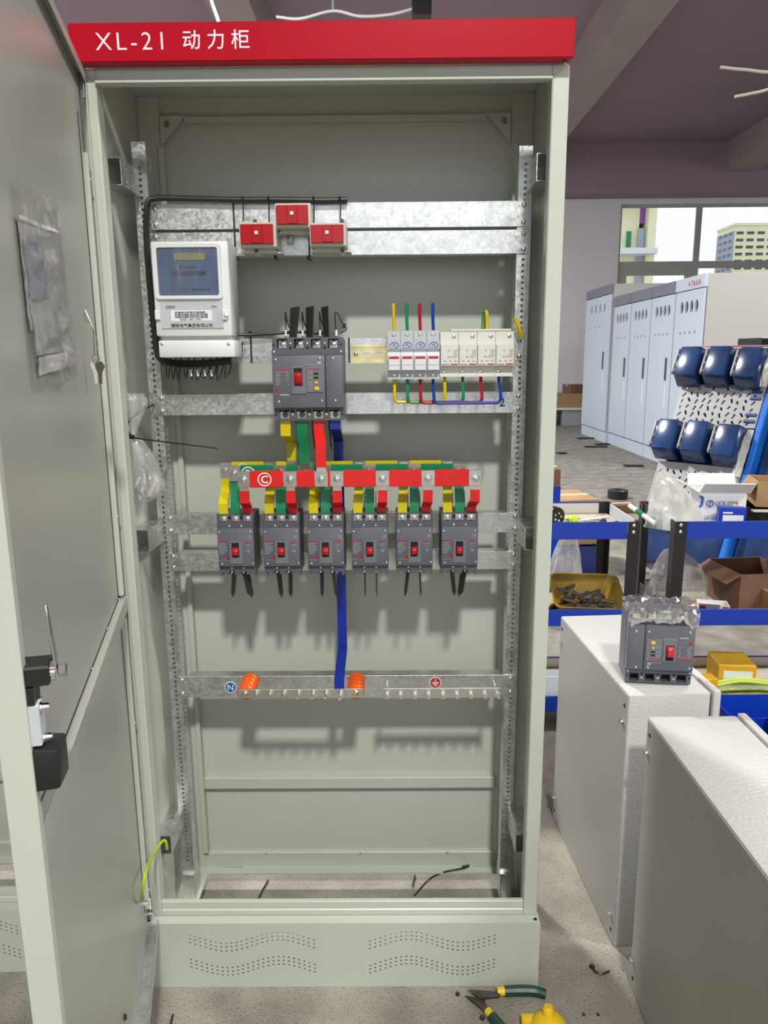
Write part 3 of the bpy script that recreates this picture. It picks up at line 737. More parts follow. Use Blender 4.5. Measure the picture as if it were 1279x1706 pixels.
# earth wire from door to side panel
f = at(270, 1402, .02)
tag(MB().tube([Dw(*dat(236, 1500, -.006)), Dw(*dat(237, 1485, .004)), Dw(*dat(243, 1452, .012)), Dw(*dat(254, 1425, .012)), f, f + Vector((.004, .010, -.008)), f + Vector((.003, .018, -.03))], .0030, 8).build('earth_wire', LIME), 'yellow green earth wire bridging door and side panel', 'wire')

# ---- neighbouring cabinet, seen past the edge of the open door
nb = thing('power_cabinet', 'second grey green cabinet partly hidden behind the open door', 'cabinet', (-.89, .19, 0))
cabinet_shell(nb, -.89, .04)

# ================================================================== devices inside the cabinet
def prints(rows, y, m, parent, name='print'):
    b = MB()
    for (x0, x1, z0, z1) in rows: b.box(x0, x1, y - .0003, y, z0, z1)
    o = b.build(name, m, parent, local=True); o['kind'] = 'stuff'; return o

# ---- three pole moulded case breakers
SW, SH, SD = .0725, .1267, .078
def small_breaker():
    t = thing('circuit_breaker', None, 'circuit breaker', group='small three pole breakers under the busbars')
    fx = lambda x: (((x - 418) / 242) - .5) * SW
    fz = lambda y: (1 - (y - 515) / 440) * SH
    W = SW / 2; zc0, zc1 = .0212, .0985
    MB().box(-W, W, -.052, 0, .004, SH - .002, .0012).build('body', MCCB, t, local=True)
    pk = [rect(c - .0082, c + .0082, SH - .0165, SH - .0035) for c in (-.0235, 0, .0235)]
    MB().plate(rect(-W, W, SH - .0180, SH - .001), pk, -.066, -.0515).build('terminal_block', MCCB, t, local=True)
    MB().box(-W, W, -.070, -.0515, .0975, SH - .0181, .001).build('terminal_shroud', MCCB, t, local=True)
    lo = [(-W, .022), (-W, 0), (-W + .006, 0), (-W + .006, .007), (-W + .013, .007), (-W + .013, .002), (-.0175, .002), (-.0175, .009), (-.0065, .009), (-.0065, .002),
          (.0065, .002), (.0065, .009), (.0175, .009), (.0175, .002), (W - .013, .002), (W - .013, .007), (W - .006, .007), (W - .006, 0), (W, 0), (W, .022)]
    MB().prism(lo, -.066, -.0515).build('lower_terminal_block', MCCB, t, local=True)
    cv = MB().box(-W + .0004, W - .0004, -.0745, -.0515, zc0, zc1, .0016, 2).build('cover', MCCBC, t, local=True)
    MB().box(fx(497), fx(582), -.0762, -.0746, fz(862), fz(706), .0006).build('handle_plate', MCCBP, cv, local=True)
    MB().box(fx(513), fx(561), -.0768, -.0763, fz(814), fz(711)).build('handle_slot', HOLE, cv, local=True)
    MB().hexa([(fx(517), -.0769, fz(805)), (fx(557), -.0769, fz(805)), (fx(557), -.0769, fz(745)), (fx(517), -.0769, fz(745)),
               (fx(520), -.0830, fz(795)), (fx(554), -.0830, fz(795)), (fx(554), -.0845, fz(765)), (fx(520), -.0845, fz(765))], .0008).build('toggle', TOGGLE, cv, local=True)
    MB().lathe([(0, 0), (.0031, 0), (.0029, .0012), (0, .0012)], (fx(485), -.0746, fz(818)), (0, -1, 0), 12).build('trip_button', TOGGLE, cv, local=True)
    MB().box(fx(425), fx(491), -.0749, -.0746, fz(806), fz(702)).build('rating_plate', MCCB, cv, local=True)
    y = -.0750
    prints([(fx(427), fx(488), fz(709), fz(703)), (fx(600), fx(640), fz(715), fz(709))], y, PRINTR, cv, 'red_print')
    rows = [(fx(427), fx(427 + w), fz(v + 3.5), fz(v)) for v, w in ((717, 56), (729, 44), (741, 58), (753, 50), (765, 58), (777, 40), (790, 30))]
    rows += [(fx(605), fx(640), fz(729), fz(725)), (fx(610), fx(632), fz(743), fz(740)), (fx(604), fx(638), fz(765), fz(763)), (fx(612), fx(632), fz(775), fz(770)), (fx(618), fx(626), fz(783), fz(775)),
             (fx(422), fx(490), fz(838), fz(836)), (fx(612), fx(648), fz(691), fz(689))]
    rows += [(fx(622), fx(648), fz(662 + 5 * k + 2.6), fz(662 + 5 * k)) for k in range(5)]
    prints(rows, y, PRINTG, cv, 'grey_print')
    for px, py in ((433, 640), (640, 637), (443, 864), (648, 860)):
        MB().dome((fx(px), -.0746, fz(py)), (0, -1, 0), .0020, .001).build('screw', CHROME, cv, local=True)
    for c in (-.0235, 0, .0235):
        MB().lathe([(.0066, 0), (.0066, .0014), (.0050, .0014), (.0050, .0055), (.003, .0068), (0, .0068)], (c, -.0624, SH - .0110), (0, -1, 0), 10).build('terminal_bolt', CHROME, t, local=True)
    for c in (-.01175, .01175):
        MB().dome((c, -.0702, .102), (0, -1, 0), .0022, .001).build('screw', CHROME, t, local=True)
        MB().lathe([(0, 0), (.0030, 0), (.0030, .0006), (0, .0006)], (c, -.0661, SH - .008), (0, -1, 0), 8).build('screw_hole', HOLE, t, local=True)
        MB().dome((c, -.0662, .0160), (0, -1, 0), .0026, .0016).build('screw', CHROME, t, local=True)
        MB().dome((c, -.0662, .0065), (0, -1, 0), .0022, .0016).build('screw', STEEL, t, local=True)
        up = MB().prism([(-.018, -.020), (.018, -.020), (.016, .034), (-.010, .040), (-.017, .020)], -.0006, .0006, YZ).build('phase_barrier', BARRIER, t, local=True)
        up.location = (c, -.026, SH - .002)
        dn = MB().prism([(-.015, .012), (.017, .012), (.016, -.046), (.006, -.054), (-.011, -.040)], -.0006, .0006, YZ).build('phase_barrier', BARRIER, t, local=True)
        dn.location = (c, -.047, .000)
    return t
CEN = [-.2012, -.1108, -.0234, .0639, .1518, .2408]
ORD = ['leftmost small grey breaker below the busbars', 'second small grey breaker from the left below the busbars', 'third small grey breaker from the left beside the blue neutral bar',
       'fourth small grey breaker from the left below the busbars', 'fifth small grey breaker from the left below the busbars', 'rightmost small grey breaker below the busbars']
proto = small_breaker()
ang = [(-.10, -.24), (-.13, -.13), (-.14, -.08), (-.045, -.045), (.15, .07), (.22, .26)]
tilt = [(.12, -.16), (-.06, .03), (.02, -.08), (0, 0), (.12, -.05), (-.12, .14)]
for i, x in enumerate(CEN):
    o = proto if i == 0 else copy_tree(proto)
    place(o, (x, YR - .0006, .8474)); o['label'] = ORD[i]
    dn = [c for c in o.children if c.name.startswith('phase_barrier') and c.location.z < .05]
    for c, a, tl in zip(sorted(dn, key=lambda c: c.location.x), ang[i], tilt[i]): c.rotation_euler = (0, tl, a)

# ---- four pole main breaker (and a loose one on the grey box, upside down)
MW, MH, MD = .133, .1545, .090
def main_breaker(label, feed=True):
    t = thing('main_breaker', label, 'circuit breaker')
    fx = lambda x: ((x - 470) / 520 - .5) * MW
    fz = lambda y: (1 - (y - 350) / 605) * MH
    W = MW / 2; P = [fx(545), fx(670), fx(795), fx(920)]
    MB().box(-W, W, -.058, 0, .003, MH - .002, .0015).build('body', MCCB, t, local=True)
    zt = fz(440)
    MB().plate(rect(-W, W, zt, MH), [rect(c - .0098, c + .0090, zt + .0035, MH - .003) for c in P], -.074, -.0575).build('terminal_block', MCCB, t, local=True)
    MB().box(-W, W, -.078, -.0575, fz(481), zt - .0001, .001).build('terminal_shroud', MCCB, t, local=True)
    zb = fz(862)
    MB().plate(rect(-W, W, 0, zb), [rect(c - .0092, c + .0092, .0035, .0195) for c in P], -.074, -.0575).build('lower_terminal_block', MCCB, t, local=True)
    cv = MB().box(-W + .0004, fx(858), -.085, -.0575, zb + .0008, fz(480), .0016, 2).build('cover', MCCBC, t, local=True)
    nm = MB().box(fx(862), W - .0004, -.085, -.0575, zb + .0008, fz(480), .0016, 2).build('neutral_cover', MCCBC, t, local=True)
    MB().box(fx(612), fx(717), -.0868, -.0851, fz(757), fz(556), .0008).build('handle_plate', MCCBP, cv, local=True)
    MB().box(fx(630), fx(692), -.0874, -.0869, fz(698), fz(570)).build('handle_slot', HOLE, cv, local=True)
    MB().hexa([(fx(633), -.0875, fz(694)), (fx(689), -.0875, fz(694)), (fx(689), -.0875, fz(598)), (fx(633), -.0875, fz(598)),
               (fx(637), -.094, fz(670)), (fx(685), -.094, fz(670)), (fx(685), -.097, fz(615)), (fx(637), -.097, fz(615))], .001).build('toggle', TOGGLE, cv, local=True)
    tp = MB().box(fx(720), fx(846), -.0866, -.0851, fz(745), fz(558), .0006).build('trip_unit', MCCBP, cv, local=True)
    for y0, y1 in ((604, 618), (633, 647)): MB().box(fx(775), fx(809), -.0871, -.0867, fz(y1), fz(y0)).build('setting_slot', HOLE, tp, local=True)
    MB().lathe([(0, 0), (.0027, 0), (.0026, .0014), (0, .0014)], (fx(793), -.0867, fz(675)), (0, -1, 0), 12).build('test_button', YBTN, tp, local=True)
    MB().box(fx(779), fx(812), -.0882, -.0867, fz(731), fz(705), .0005).build('reset_button', YBTN, tp, local=True)
    MB().lathe([(0, 0), (.0031, 0), (.0029, .0012), (0, .0012)], (fx(502), -.0851, fz(722)), (0, -1, 0), 12).build('trip_button', TOGGLE, cv, local=True)
    prints([(fx(495), fx(595), fz(587), fz(577))], -.0853, PRINTR, cv, 'red_print'); prints([(fx(733), fx(818), fz(582), fz(574))], -.0868, PRINTR, tp, 'red_print')
    rows = [(fx(495), fx(495 + w), fz(v + 4), fz(v)) for v, w in ((594, 98), (608, 30), (622, 38), (634, 26), (646, 34), (658, 40), (670, 34), (684, 30))]
    rows += [(fx(578), fx(592), fz(v + 5), fz(v)) for v in (606, 622, 640, 660, 684)] + [(fx(525), fx(590), fz(769), fz(757)), (fx(720), fx(800), fz(549), fz(545)), (fx(803), fx(830), fz(545), fz(522))]
    prints(rows, -.0853, PRINTG, cv, 'grey_print')
    prints([(fx(740), fx(768), fz(v + 4), fz(v)) for v in (592, 608, 638, 675, 690)], -.0868, PRINTG, tp, 'grey_print')
    for px, py, par in ((500, 508, cv), (822, 502, cv), (513, 813, cv), (830, 808, cv), (918, 503, nm), (930, 807, nm)):
        MB().dome((fx(px), -.0851, fz(py)), (0, -1, 0), .0026, .0012).build('screw', CHROME, par, local=True)
    for c in P:
        if feed:
            MB().box(c - .0075, c + .0068, -.0640, -.0581, zt + .004, MH - .006).build('terminal_pad', TIN, t, local=True)
            MB().lathe([(.006, 0), (.006, .003), (.0035, .004), (0, .004)], (c, -.0641, fz(395)), (0, -1, 0), 12).build('terminal_bolt', CHROME, t, local=True)
        else:
            MB().box(c - .0090, c + .0082, -.0600, -.0581, zt + .004, MH - .0035).build('terminal_recess', HOLE, t, local=True)
        MB().box(c - .0085, c + .0085, -.0590, -.0581, .004, .019).build('terminal_recess', HOLE, t, local=True)
        if not feed: MB().box(c - .007, c + .007, -.0650, -.0591, .006, .016).build('terminal_pad', ZINC, t, local=True)
        if feed: MB().lathe([(.0055, 0), (.0055, .005), (.003, .006), (0, .006)], (c + .001, -.0658, .011), (0, -1, 0), 10).build('terminal_bolt', DARKSTEEL, t, local=True)
    for c in (fx(605), fx(730), fx(858)):
        for z, m in ((fz(393), CHROME), (fz(424), HOLE)): MB().dome((c, -.0741, z), (0, -1, 0), .0024, .0012).build('screw', m, t, local=True)
        for z, m in ((fz(886), HOLE), (fz(912), CHROME)): MB().dome((c, -.0741, z), (0, -1, 0), .0026, .0012).build('screw', m, t, local=True)
    for sx in (-1, 1):
        MB().dome((sx * (W - .004), -.0781, fz(455)), (0, -1, 0), .0024, .001).build('screw', STEEL, t, local=True)
        MB().lathe([(0, 0), (.002, 0), (.002, .0005), (0, .0005)], (sx * (W - .0035), -.0741, fz(403)), (0, -1, 0), 8).build('hole', HOLE, t, local=True)
        MB().lathe([(0, 0), (.002, 0), (.002, .0005), (0, .0005)], (sx * (W - .0035), -.0741, fz(910)), (0, -1, 0), 8).build('hole', HOLE, t, local=True)
    if feed:
        for c, tl in ((fx(605), .10), (fx(730), .03), (fx(858), -.05)):
            o = MB().prism([(-.022, -.014), (.010, -.014), (.014, .060), (-.030, .060)], -.0007, .0007, YZ).build('phase_barrier', BARRIER, t, local=True)
            o.location = (c, -.052, MH - .004); o.rotation_euler = (0, tl, .42 + tl)
            o = MB().prism([(-.018, .010), (.018, .010), (.012, -.054), (-.004, -.060)], -.0007, .0007, YZ).build('phase_barrier', BARRIER, t, local=True)
            o.location = (c + .003, -.045, .0); o.rotation_euler = (0, -.05, .25)
    return t, P
mb, MP = main_breaker('large four pole grey main breaker with red toggle above the busbars')
MXC = -.0485; place(mb, (MXC, YR - .0006, 1.1564))
MPX = [MXC + p for p in MP]

# ---- busbars: tinned bars with coloured sleeves, bolts at the joints
def busbar(name, label, m, x0, x1, y, z0, z1, joints, sticker=None, gap=.0125):
    t = thing(name, label, 'busbar', ((x0 + x1) / 2, y, z0))
    MB().box(x0, x1, y - .002, y + .002, z0, z1, .0005).build('bar', TIN, t)
    js = sorted(joints); edges = []
    for a, b in zip(js, js[1:]):
        if b - a > 2 * gap + .002: edges.append((a + gap, b - gap))
    for a, b in edges: MB().box(a, b, y - .0032, y + .0032, z0 - .0009, z1 + .0009, .0008).build('sleeve', m, t)
    zc = (z0 + z1) / 2
    for j in js:
        b = MB(); b.lathe([(.0078, 0), (.0078, .0018), (.0056, .0018), (.0056, .0065), (.0034, .0075), (0, .0075)], (j, y - .002, zc), (0, -1, 0), 12); b.build('bolt', CHROME, t)
    if sticker:
        sx, ch = sticker
        MB().plate(circ(sx, zc, .0133, 28), [circ(sx, zc, .0112, 24)], y - .0037, y - .0034).build('ring_mark', PRINTW, t)
        text('letter_mark', ch, .0205, (sx, y - .0035, zc - .0072), PRINTW, t, align='CENTER', bold=.0003)
    return t
PI_ = .0235
xa = [c - PI_ for c in CEN]; xb = CEN[:]; xc = [c + PI_ for c in CEN]
TY = YR - .0005 - .0600                      # plane of the breaker terminals
YA, YBB, YC = .160, .1165, .072
FEED = [MPX[0] + .004, MPX[1] + .002, MPX[2] - .001]
# bar bolts follow the joint positions seen in the photograph
pxs = lambda L, py, y: [at(p, py, y).x for p in L]
jA = pxs([376, 450, 524, 598, 672, 745], 785, YA); jB = pxs([390, 467, 541, 615, 690, 765], 787, YBB); jC = pxs([405, 483, 561, 637, 713, 792], 796, YC)
busbar('phase_busbar', 'rearmost yellow sleeved busbar, mostly hidden behind the green one', YEL, jA[0] - .011, jA[-1] + .011, YA, 1.038, 1.068, jA + [FEED[0]], (jA[0] + .035, 'A'))
busbar('phase_busbar', 'middle green sleeved busbar just behind the red one', GRN, jB[0] - .011, jB[-1] + .011, YBB, 1.0375, 1.0675, jB + [FEED[1]], (jB[0] + .028, 'B'))
busbar('phase_busbar', 'front red sleeved busbar marked with a white circled C', REDS, jC[0] - .011, jC[-1] + .011, YC, 1.0325, 1.0625, jC + [at(535, 796, YC).x], (at(441, 798, YC).x, 'C'))
def strap(name, label, m, pts, w=.0165, bare0=.014, bare1=.012, group=None, cat='busbar'):
    """flat bar with bare ends and a sleeve between them"""
    pts = [Vector(p) for p in pts]
    t = thing(name, label, cat, pts[-1], 0, group)
    MB().sweep(pts, (1, 0, 0), w, .003).build('bar', TIN, t)
    q = pts[:]
    if bare0: q[0] = q[0] + (q[1] - q[0]).normalized() * bare0
    if bare1: q[-1] = q[-1] + (q[-2] - q[-1]).normalized() * bare1
    MB().sweep(q, (1, 0, 0), w + .0016, .0048).build('sleeve', m, t)
    return t
word = ['leftmost', 'second', 'third', 'fourth', 'fifth', 'rightmost']
ZT = .8474 + SH - .0165
for i in range(6):
    wd = word[i]
    x = xa[i]; xb0 = jA[i]
    strap('busbar_drop', 'yellow drop bar bent forward into the %s small breaker' % wd, YEL,
          [(xb0, YA - .0042, 1.064), (xb0, YA - .0042, 1.020), (x, TY, .992), (x, TY, ZT)], bare0=.028, bare1=.0135, group='yellow drop bars')
    strap('busbar_drop', 'straight green drop bar into the %s small breaker' % wd, GRN,
          [(jB[i], YBB + .0042, 1.064), (jB[i], YBB + .0042, 1.02), (xb[i], TY - .0, .995), (xb[i], TY, ZT)], bare0=.028, bare1=.0135, group='green drop bars')
    strap('busbar_drop', 'red drop bar bent backward into the %s small breaker' % wd, REDS,
          [(jC[i], YC + .0042, 1.058), (jC[i], YC + .0042, 1.002), (xc[i], TY, .986), (xc[i], TY, ZT)], bare0=.034, bare1=.0135, group='red drop bars')
ZM = 1.1564 + .016; TM = YR - .0006 - .0640
strap('busbar_feed', 'yellow feed bar from the main breaker to the rear busbar', YEL, [(MPX[0], TM, ZM), (MPX[0], TM, 1.128), (FEED[0], YA - .0042, 1.108), (FEED[0], YA - .0042, 1.042)], .018, bare0=.016, bare1=.03)
strap('busbar_feed', 'green feed bar from the main breaker to the middle busbar', GRN, [(MPX[1], TM, ZM), (MPX[1], TM, 1.12), (FEED[1], YBB - .0042, 1.11), (FEED[1], YBB - .0042, 1.042)], .020, bare0=.016, bare1=.030)
xr = at(535, 790, YC).x
strap('busbar_feed', 'red feed bar from the main breaker to the front busbar', REDS, [(MPX[2], TM, ZM), (MPX[2], TM, 1.135), (xr, YC + .0042, 1.112), (xr, YC + .0042, 1.037)], .018, bare0=.016, bare1=.032)
xn = at(569, 1000, .212).x; NBY = .098
strap('neutral_bar_riser', 'long blue sleeved neutral bar running down behind the rails', BLUS,
      [(MPX[3], TM, ZM), (MPX[3], TM, 1.140), (xn, .212, 1.105), (xn, .212, .645), (xn - .0005, NBY - .0042, .628), (xn - .0005, NBY - .0042, .588)], .0185, bare0=.014, bare1=.020)
# ---- neutral bar on orange insulators, earth bar on studs, round stickers
nx0, nx1 = -.2114, .0464
t = thing('neutral_bar', 'bolted neutral bar carried on two orange insulators', 'busbar', (-.08, NBY, .5855))
MB().box(nx0, nx1, NBY - .002, NBY + .002, .5855, .6055, .0004).build('bar', TIN, t)
for px in (408, 592):
    x = at(px, 1152, NBY).x; prof = [(0, 0), (.0125, 0)]
    n_ = 4; d0 = (YR - NBY - .0022) / n_
    for k in range(n_): prof += [(.0125, k * d0 + .001), (.0178, k * d0 + d0 * .35), (.0178, k * d0 + d0 * .6), (.0130, k * d0 + d0 * .9)]
    prof += [(.0125, n_ * d0), (0, n_ * d0)]
    io = MB().lathe(prof, (x, YR - .0002, .594), (0, -1, 0), 20).build('insulator', ORANGE, t)
    MB().lathe([(.0065, 0), (.0065, .003), (.004, .006), (0, .006)], (x, NBY - .002, .5965), (0, -1, 0), 10).build('screw', ZINC, io)
for k, px in enumerate((427, 450, 473, 497, 521, 543, 567)):
    x = at(px, 1155, NBY).x; r = .0066 if px == 567 else .0056
    y0 = NBY - .002 - (.0044 if px == 567 else 0)
    MB().lathe([(r * 1.35, 0), (r * 1.35, .002), (r, .002), (r, .008), (r * .66, .008), (r * .66, .022), (0, .022)], (x, y0, .5965), (0, -1, 0), 8).build('bolt', CHROME, t)
PY = .118; ex0, ex1 = .0871, .3304
t = thing('earth_bar', 'bolted earth bar on two studs beside the earth sticker', 'busbar', (.2, PY, .5745))
MB().box(ex0, ex1, PY - .002, PY + .002, .5745, .5965, .0004).build('bar', TIN, t)
for k, px in enumerate((645, 667, 691, 713, 737, 760, 783, 806, 828)):
    x = at(px, 1154, PY).x
    MB().lathe([(.0068, 0), (.0068, .002), (.0050, .002), (.0056, .009), (.0037, .009), (.0037, .022), (0, .022)], (x, PY - .002, .586), (0, -1, 0), 8).build('bolt', CHROME, t)
    if px in (645, 828): MB().cyl((x, PY + .002, .586), (x, YR, .586), .003, 10).build('stud', CHROME, t)
for px, py, nm, lb, m in ((384, 1145, 'neutral_sticker', 'round blue N sticker at the left of the bottom rail', PRINTB), (725, 1137, 'earth_sticker', 'round red earth symbol sticker on the bottom rail', PRINTR)):
    p = at(px, py, YR); t = thing(nm, lb, 'sticker', (p.x, YR, p.z - .013))
    MB().prism(circ(p.x, p.z, .0130, 28), YR - .0006, YR - .0002).build('border', PRINTW, t)
    MB().prism(circ(p.x, p.z, .0113, 28), YR - .0008, YR - .0006).build('disc', m, t)
    if m is PRINTB: text('letter', 'N', .019, (p.x, YR - .0009, p.z - .0067), PRINTW, t, align='CENTER')
    else:
        b = MB(); b.box(p.x - .0009, p.x + .0009, YR - .0012, YR - .0008, p.z, p.z + .008)
        for k, w in enumerate((.0078, .0055, .003)): b.box(p.x - w, p.x + w, YR - .0012, YR - .0008, p.z - .0009 - k * .0033, p.z + .0009 - k * .0033)
        b.build('earth_symbol', PRINTW, t)

# ---- current transformers
def ct(label, x0, x1, z0, z1, pin):
    t = thing('current_transformer', label, 'transformer', ((x0 + x1) / 2, YR, z0 - .006), group='red faced current transformers on the upper rails')
    xm = (x0 + x1) / 2
    MB().box(x0 - .003, x1 + .005, .108, YR - .0004, z0 - .005, z1 + .004, .0015).build('body', CTBODY, t)
    MB().prism([(x0 + .004, z0 - .0052), (x1 - .004, z0 - .0052), (x1 + .012, z0 - .012), (x0 - .004, z0 - .012)], .135, YR - .0004).build('foot', CTBODY, t)
    f = MB().box(x0, x1, .102, .1078, z0, z1, .001).build('face', REDP, t)
    MB().box(xm - .009, xm + .010, .0995, .1018, z0 + .001, z1 - .001, .0008).build('face_rib', REDP, f)
    MB().box(xm - .0032, xm + .0032, .0965, .0994, (z0 + z1) / 2 - .0015, (z0 + z1) / 2 + .0048, .0006).build('seal_window', WHITEP, f)
    MB().box(x0 + .003, x0 + .016, .1005, .1018, z0 + .0006, z0 + .002).build('face_lip', REDP, f); MB().box(x1 - .016, x1 - .003, .1005, .1018, z0 + .0006, z0 + .002).build('face_lip', REDP, f)
    for dx, dz in pin:
        MB().cyl((xm + dx, .150, (z0 + z1) / 2 + dz), (xm + dx, .128, (z0 + z1) / 2 + dz), .0045, 10).build('terminal', WHITEP, t)
        MB().cyl((xm + dx, .128, (z0 + z1) / 2 + dz), (xm + dx, .125, (z0 + z1) / 2 + dz), .0038, 8).build('terminal_screw', DARKSTEEL, t)
        MB().box(xm + dx - .006, xm + dx + .006, .1505, YR - .0004, (z0 + z1) / 2 + dz - .006, (z0 + z1) / 2 + dz + .006).build('terminal_base', CTBODY, t)
ct('left red faced current transformer below the black harness', -.166, -.1062, 1.4779, 1.5126, ((-.006, .026), (-.006, -.026)))
ct('middle red faced current transformer, mounted highest', -.0993, -.0416, 1.5115, 1.5448, ((-.012, -.036),))
ct('right red faced current transformer below the black harness', -.0373, .0221, 1.4789, 1.5104, ((.026, -.026), (.026, .026)))

# ---- energy meter
def RC(px0, py0, px1, py1, y):
    a = at(px0, py1, y); b = at(px1, py0, y); return a.x, b.x, a.z, b.z
MY = .090
t = thing('energy_meter', 'white electricity meter with blue panel and barcode plate', 'meter', (-.257, .165, 1.2757))
mx0, mx1 = -.3285, -.1870
zt0 = at(320, 560, MY).z
MB().box(mx0, mx1, MY, YR - .0003, zt0, 1.4825, .004, 2).build('case', WHITEP, t)
MB().box(mx0 + .006, mx1 - .003, .100, YR - .0003, at(320, 567, MY).z, zt0 - .0002).build('case_waist', GREYP, t)
tcv = MB().box(mx0 + .004, mx1 + .004, .086, YR - .0003, 1.2757, at(320, 567, MY).z - .0002, .003, 2).build('terminal_cover', WHITEP, t)
for px in (270, 381):
    p = at(px, 573, .086); MB().dome((p.x, .086, p.z), (0, -1, 0), .0032, .0015).build('cover_screw', ZINC, tcv)
x0, x1, z0, z1 = RC(266, 412, 362, 493, MY)
fr = MB().plate(rrect(x0 - .006, x1 + .006, z0 - .006, z1 + .006, .006), [rrect(x0, x1, z0, z1, .004)], MY - .005, MY - .0003).build('window_frame', WHITEP, t)
pn = MB().box(x0 + .0005, x1 - .0005, MY - .0018, MY - .0003, z0 + .0005, z1 - .0005).build('panel', METERBLUE, t)
a = RC(290, 421, 341, 434, MY); MB().box(a[0], a[1], MY - .0030, MY - .0018, a[2], a[3], .0004).build('display', LCD, pn)
def mtext(s, px, py, hpx, m, par, y, w=None):
    p = at(px, py, y); return text('print', s, hpx / 1240 * (y + 1.33) * 1.3, (p.x, y - .0003, p.z), m, par, width=w)
mtext('三相四线电子式电能表', 287, 459, 6, PRINTK, pn, MY - .0018, .062)
mtext('DTS634 3×220/380V', 300, 447, 3.2, PRINTK, pn, MY - .0018, .028); mtext('德银电气集团有限公司', 320, 484, 2.6, PRINTK, pn, MY - .0018, .033)
p = at(317, 468, MY); MB().lathe([(0, 0), (.0022, 0), (.002, .0008), (0, .0008)], (p.x, MY - .0018, p.z), (0, -1, 0), 10).build('pulse_lamp', TOGGLE, pn)
for px in (288, 294, 300):
    p = at(px, 482, MY); MB().lathe([(0, 0), (.0015, 0), (.0014, .0006), (0, .0006)], (p.x, MY - .0018, p.z), (0, -1, 0), 8).build('phase_lamp', TOGGLE, pn)
MB().grid(lambda u, v: Vector((x0 + .001 + (x1 - x0 - .002) * u, MY - .0042 + .0006 * noise.noise(Vector((u * 7, v * 7, 0))), z0 + .001 + (z1 - z0 - .002) * v)), 14, 14).build('protective_film', MFILM, t, fix=False)
x0, x1, z0, z1 = RC(270, 502, 371, 548, MY)
npl = MB().box(x0, x1, MY - .0022, MY - .0002, z0, z1, .0008).build('name_plate', GREYP, t)
mtext('DSMi', 277, 514, 5, PRINTK, npl, MY - .0022, .016); mtext('CMC', 352, 512, 2.6, PRINTK, npl, MY - .0022, .010)
a = RC(286, 517, 353, 535, MY); lb = MB().box(a[0], a[1], MY - .0026, MY - .0022, a[2], a[3]).build('label', PRINTW, npl)
b = MB(); random.seed(3); x = a[0] + .007
while x < a[1] - .008:
    w = random.choice((.0004, .0007, .0011)); b.box(x, x + w, MY - .0029, MY - .0026, a[2] + .0048, a[3] - .0052); x += w + random.choice((.0004, .0006, .0009))
b.build('barcode', PRINTK, lb)['kind'] = 'stuff'
mtext('2002 1001 0751', 300, 533.5, 2.4, PRINTK, lb, MY - .0026, .040); mtext('三相电子式有功电能表', 291, 521.5, 2.2, PRINTK, lb, MY - .0026, .056)
mtext('德银电气集团有限公司', 285, 545, 5, PRINTK, npl, MY - .0022, .077)
for px, zz in ((263, 525), (375, 525)):
    p = at(px, zz, MY); MB().box(p.x - .0045, p.x + .0045, MY - .006, MY - .0002, p.z - .009, p.z + .009, .0015).build('latch', WHITEP, t)
p = at(378, 525, MY); MB().dome((p.x, MY - .0062, p.z), (0, -1, 0), .0045, .003).build('seal', PRINTW, t)
p = at(398, 580, .15); MB().box(mx1 + .004, p.x + .004, .150, YR - .0003, 1.284, 1.306, .001).build('mounting_tab', WHITEP, t)

# ---- DIN rail with fuse holders and surge arresters
zc = at(610, 590, .165).z
t = thing('din_rail', 'yellow zinc plated device rail with slots on the third mounting rail', 'rail', (.2, .168, zc - .0185))
x0 = at(584, 590, .165).x
slots = [rrect(x, x + .016, zc - .0025, zc + .0025, .0022) for x in [x0 + .022 + .026 * k for k in range(11)]]
MB().plate(rect(x0, .352, zc - .0135, zc + .0135), slots, .1680, .1690).build('web', ZINC, t)
for za, zb in ((zc - .0145, zc - .0135), (zc + .0135, zc + .0145)): MB().box(x0, .352, .1615, .1690, za, zb).build('flange', ZINC, t)
for za, zb in ((zc - .0180, zc - .0145), (zc + .0145, zc + .0180)): MB().box(x0, .352, .1610, .1618, za, zb).build('lip', ZINC, t)
MB().dome((x0 + .010, .168, zc), (0, -1, 0), .004, .0025).build('screw', CHROME, t)

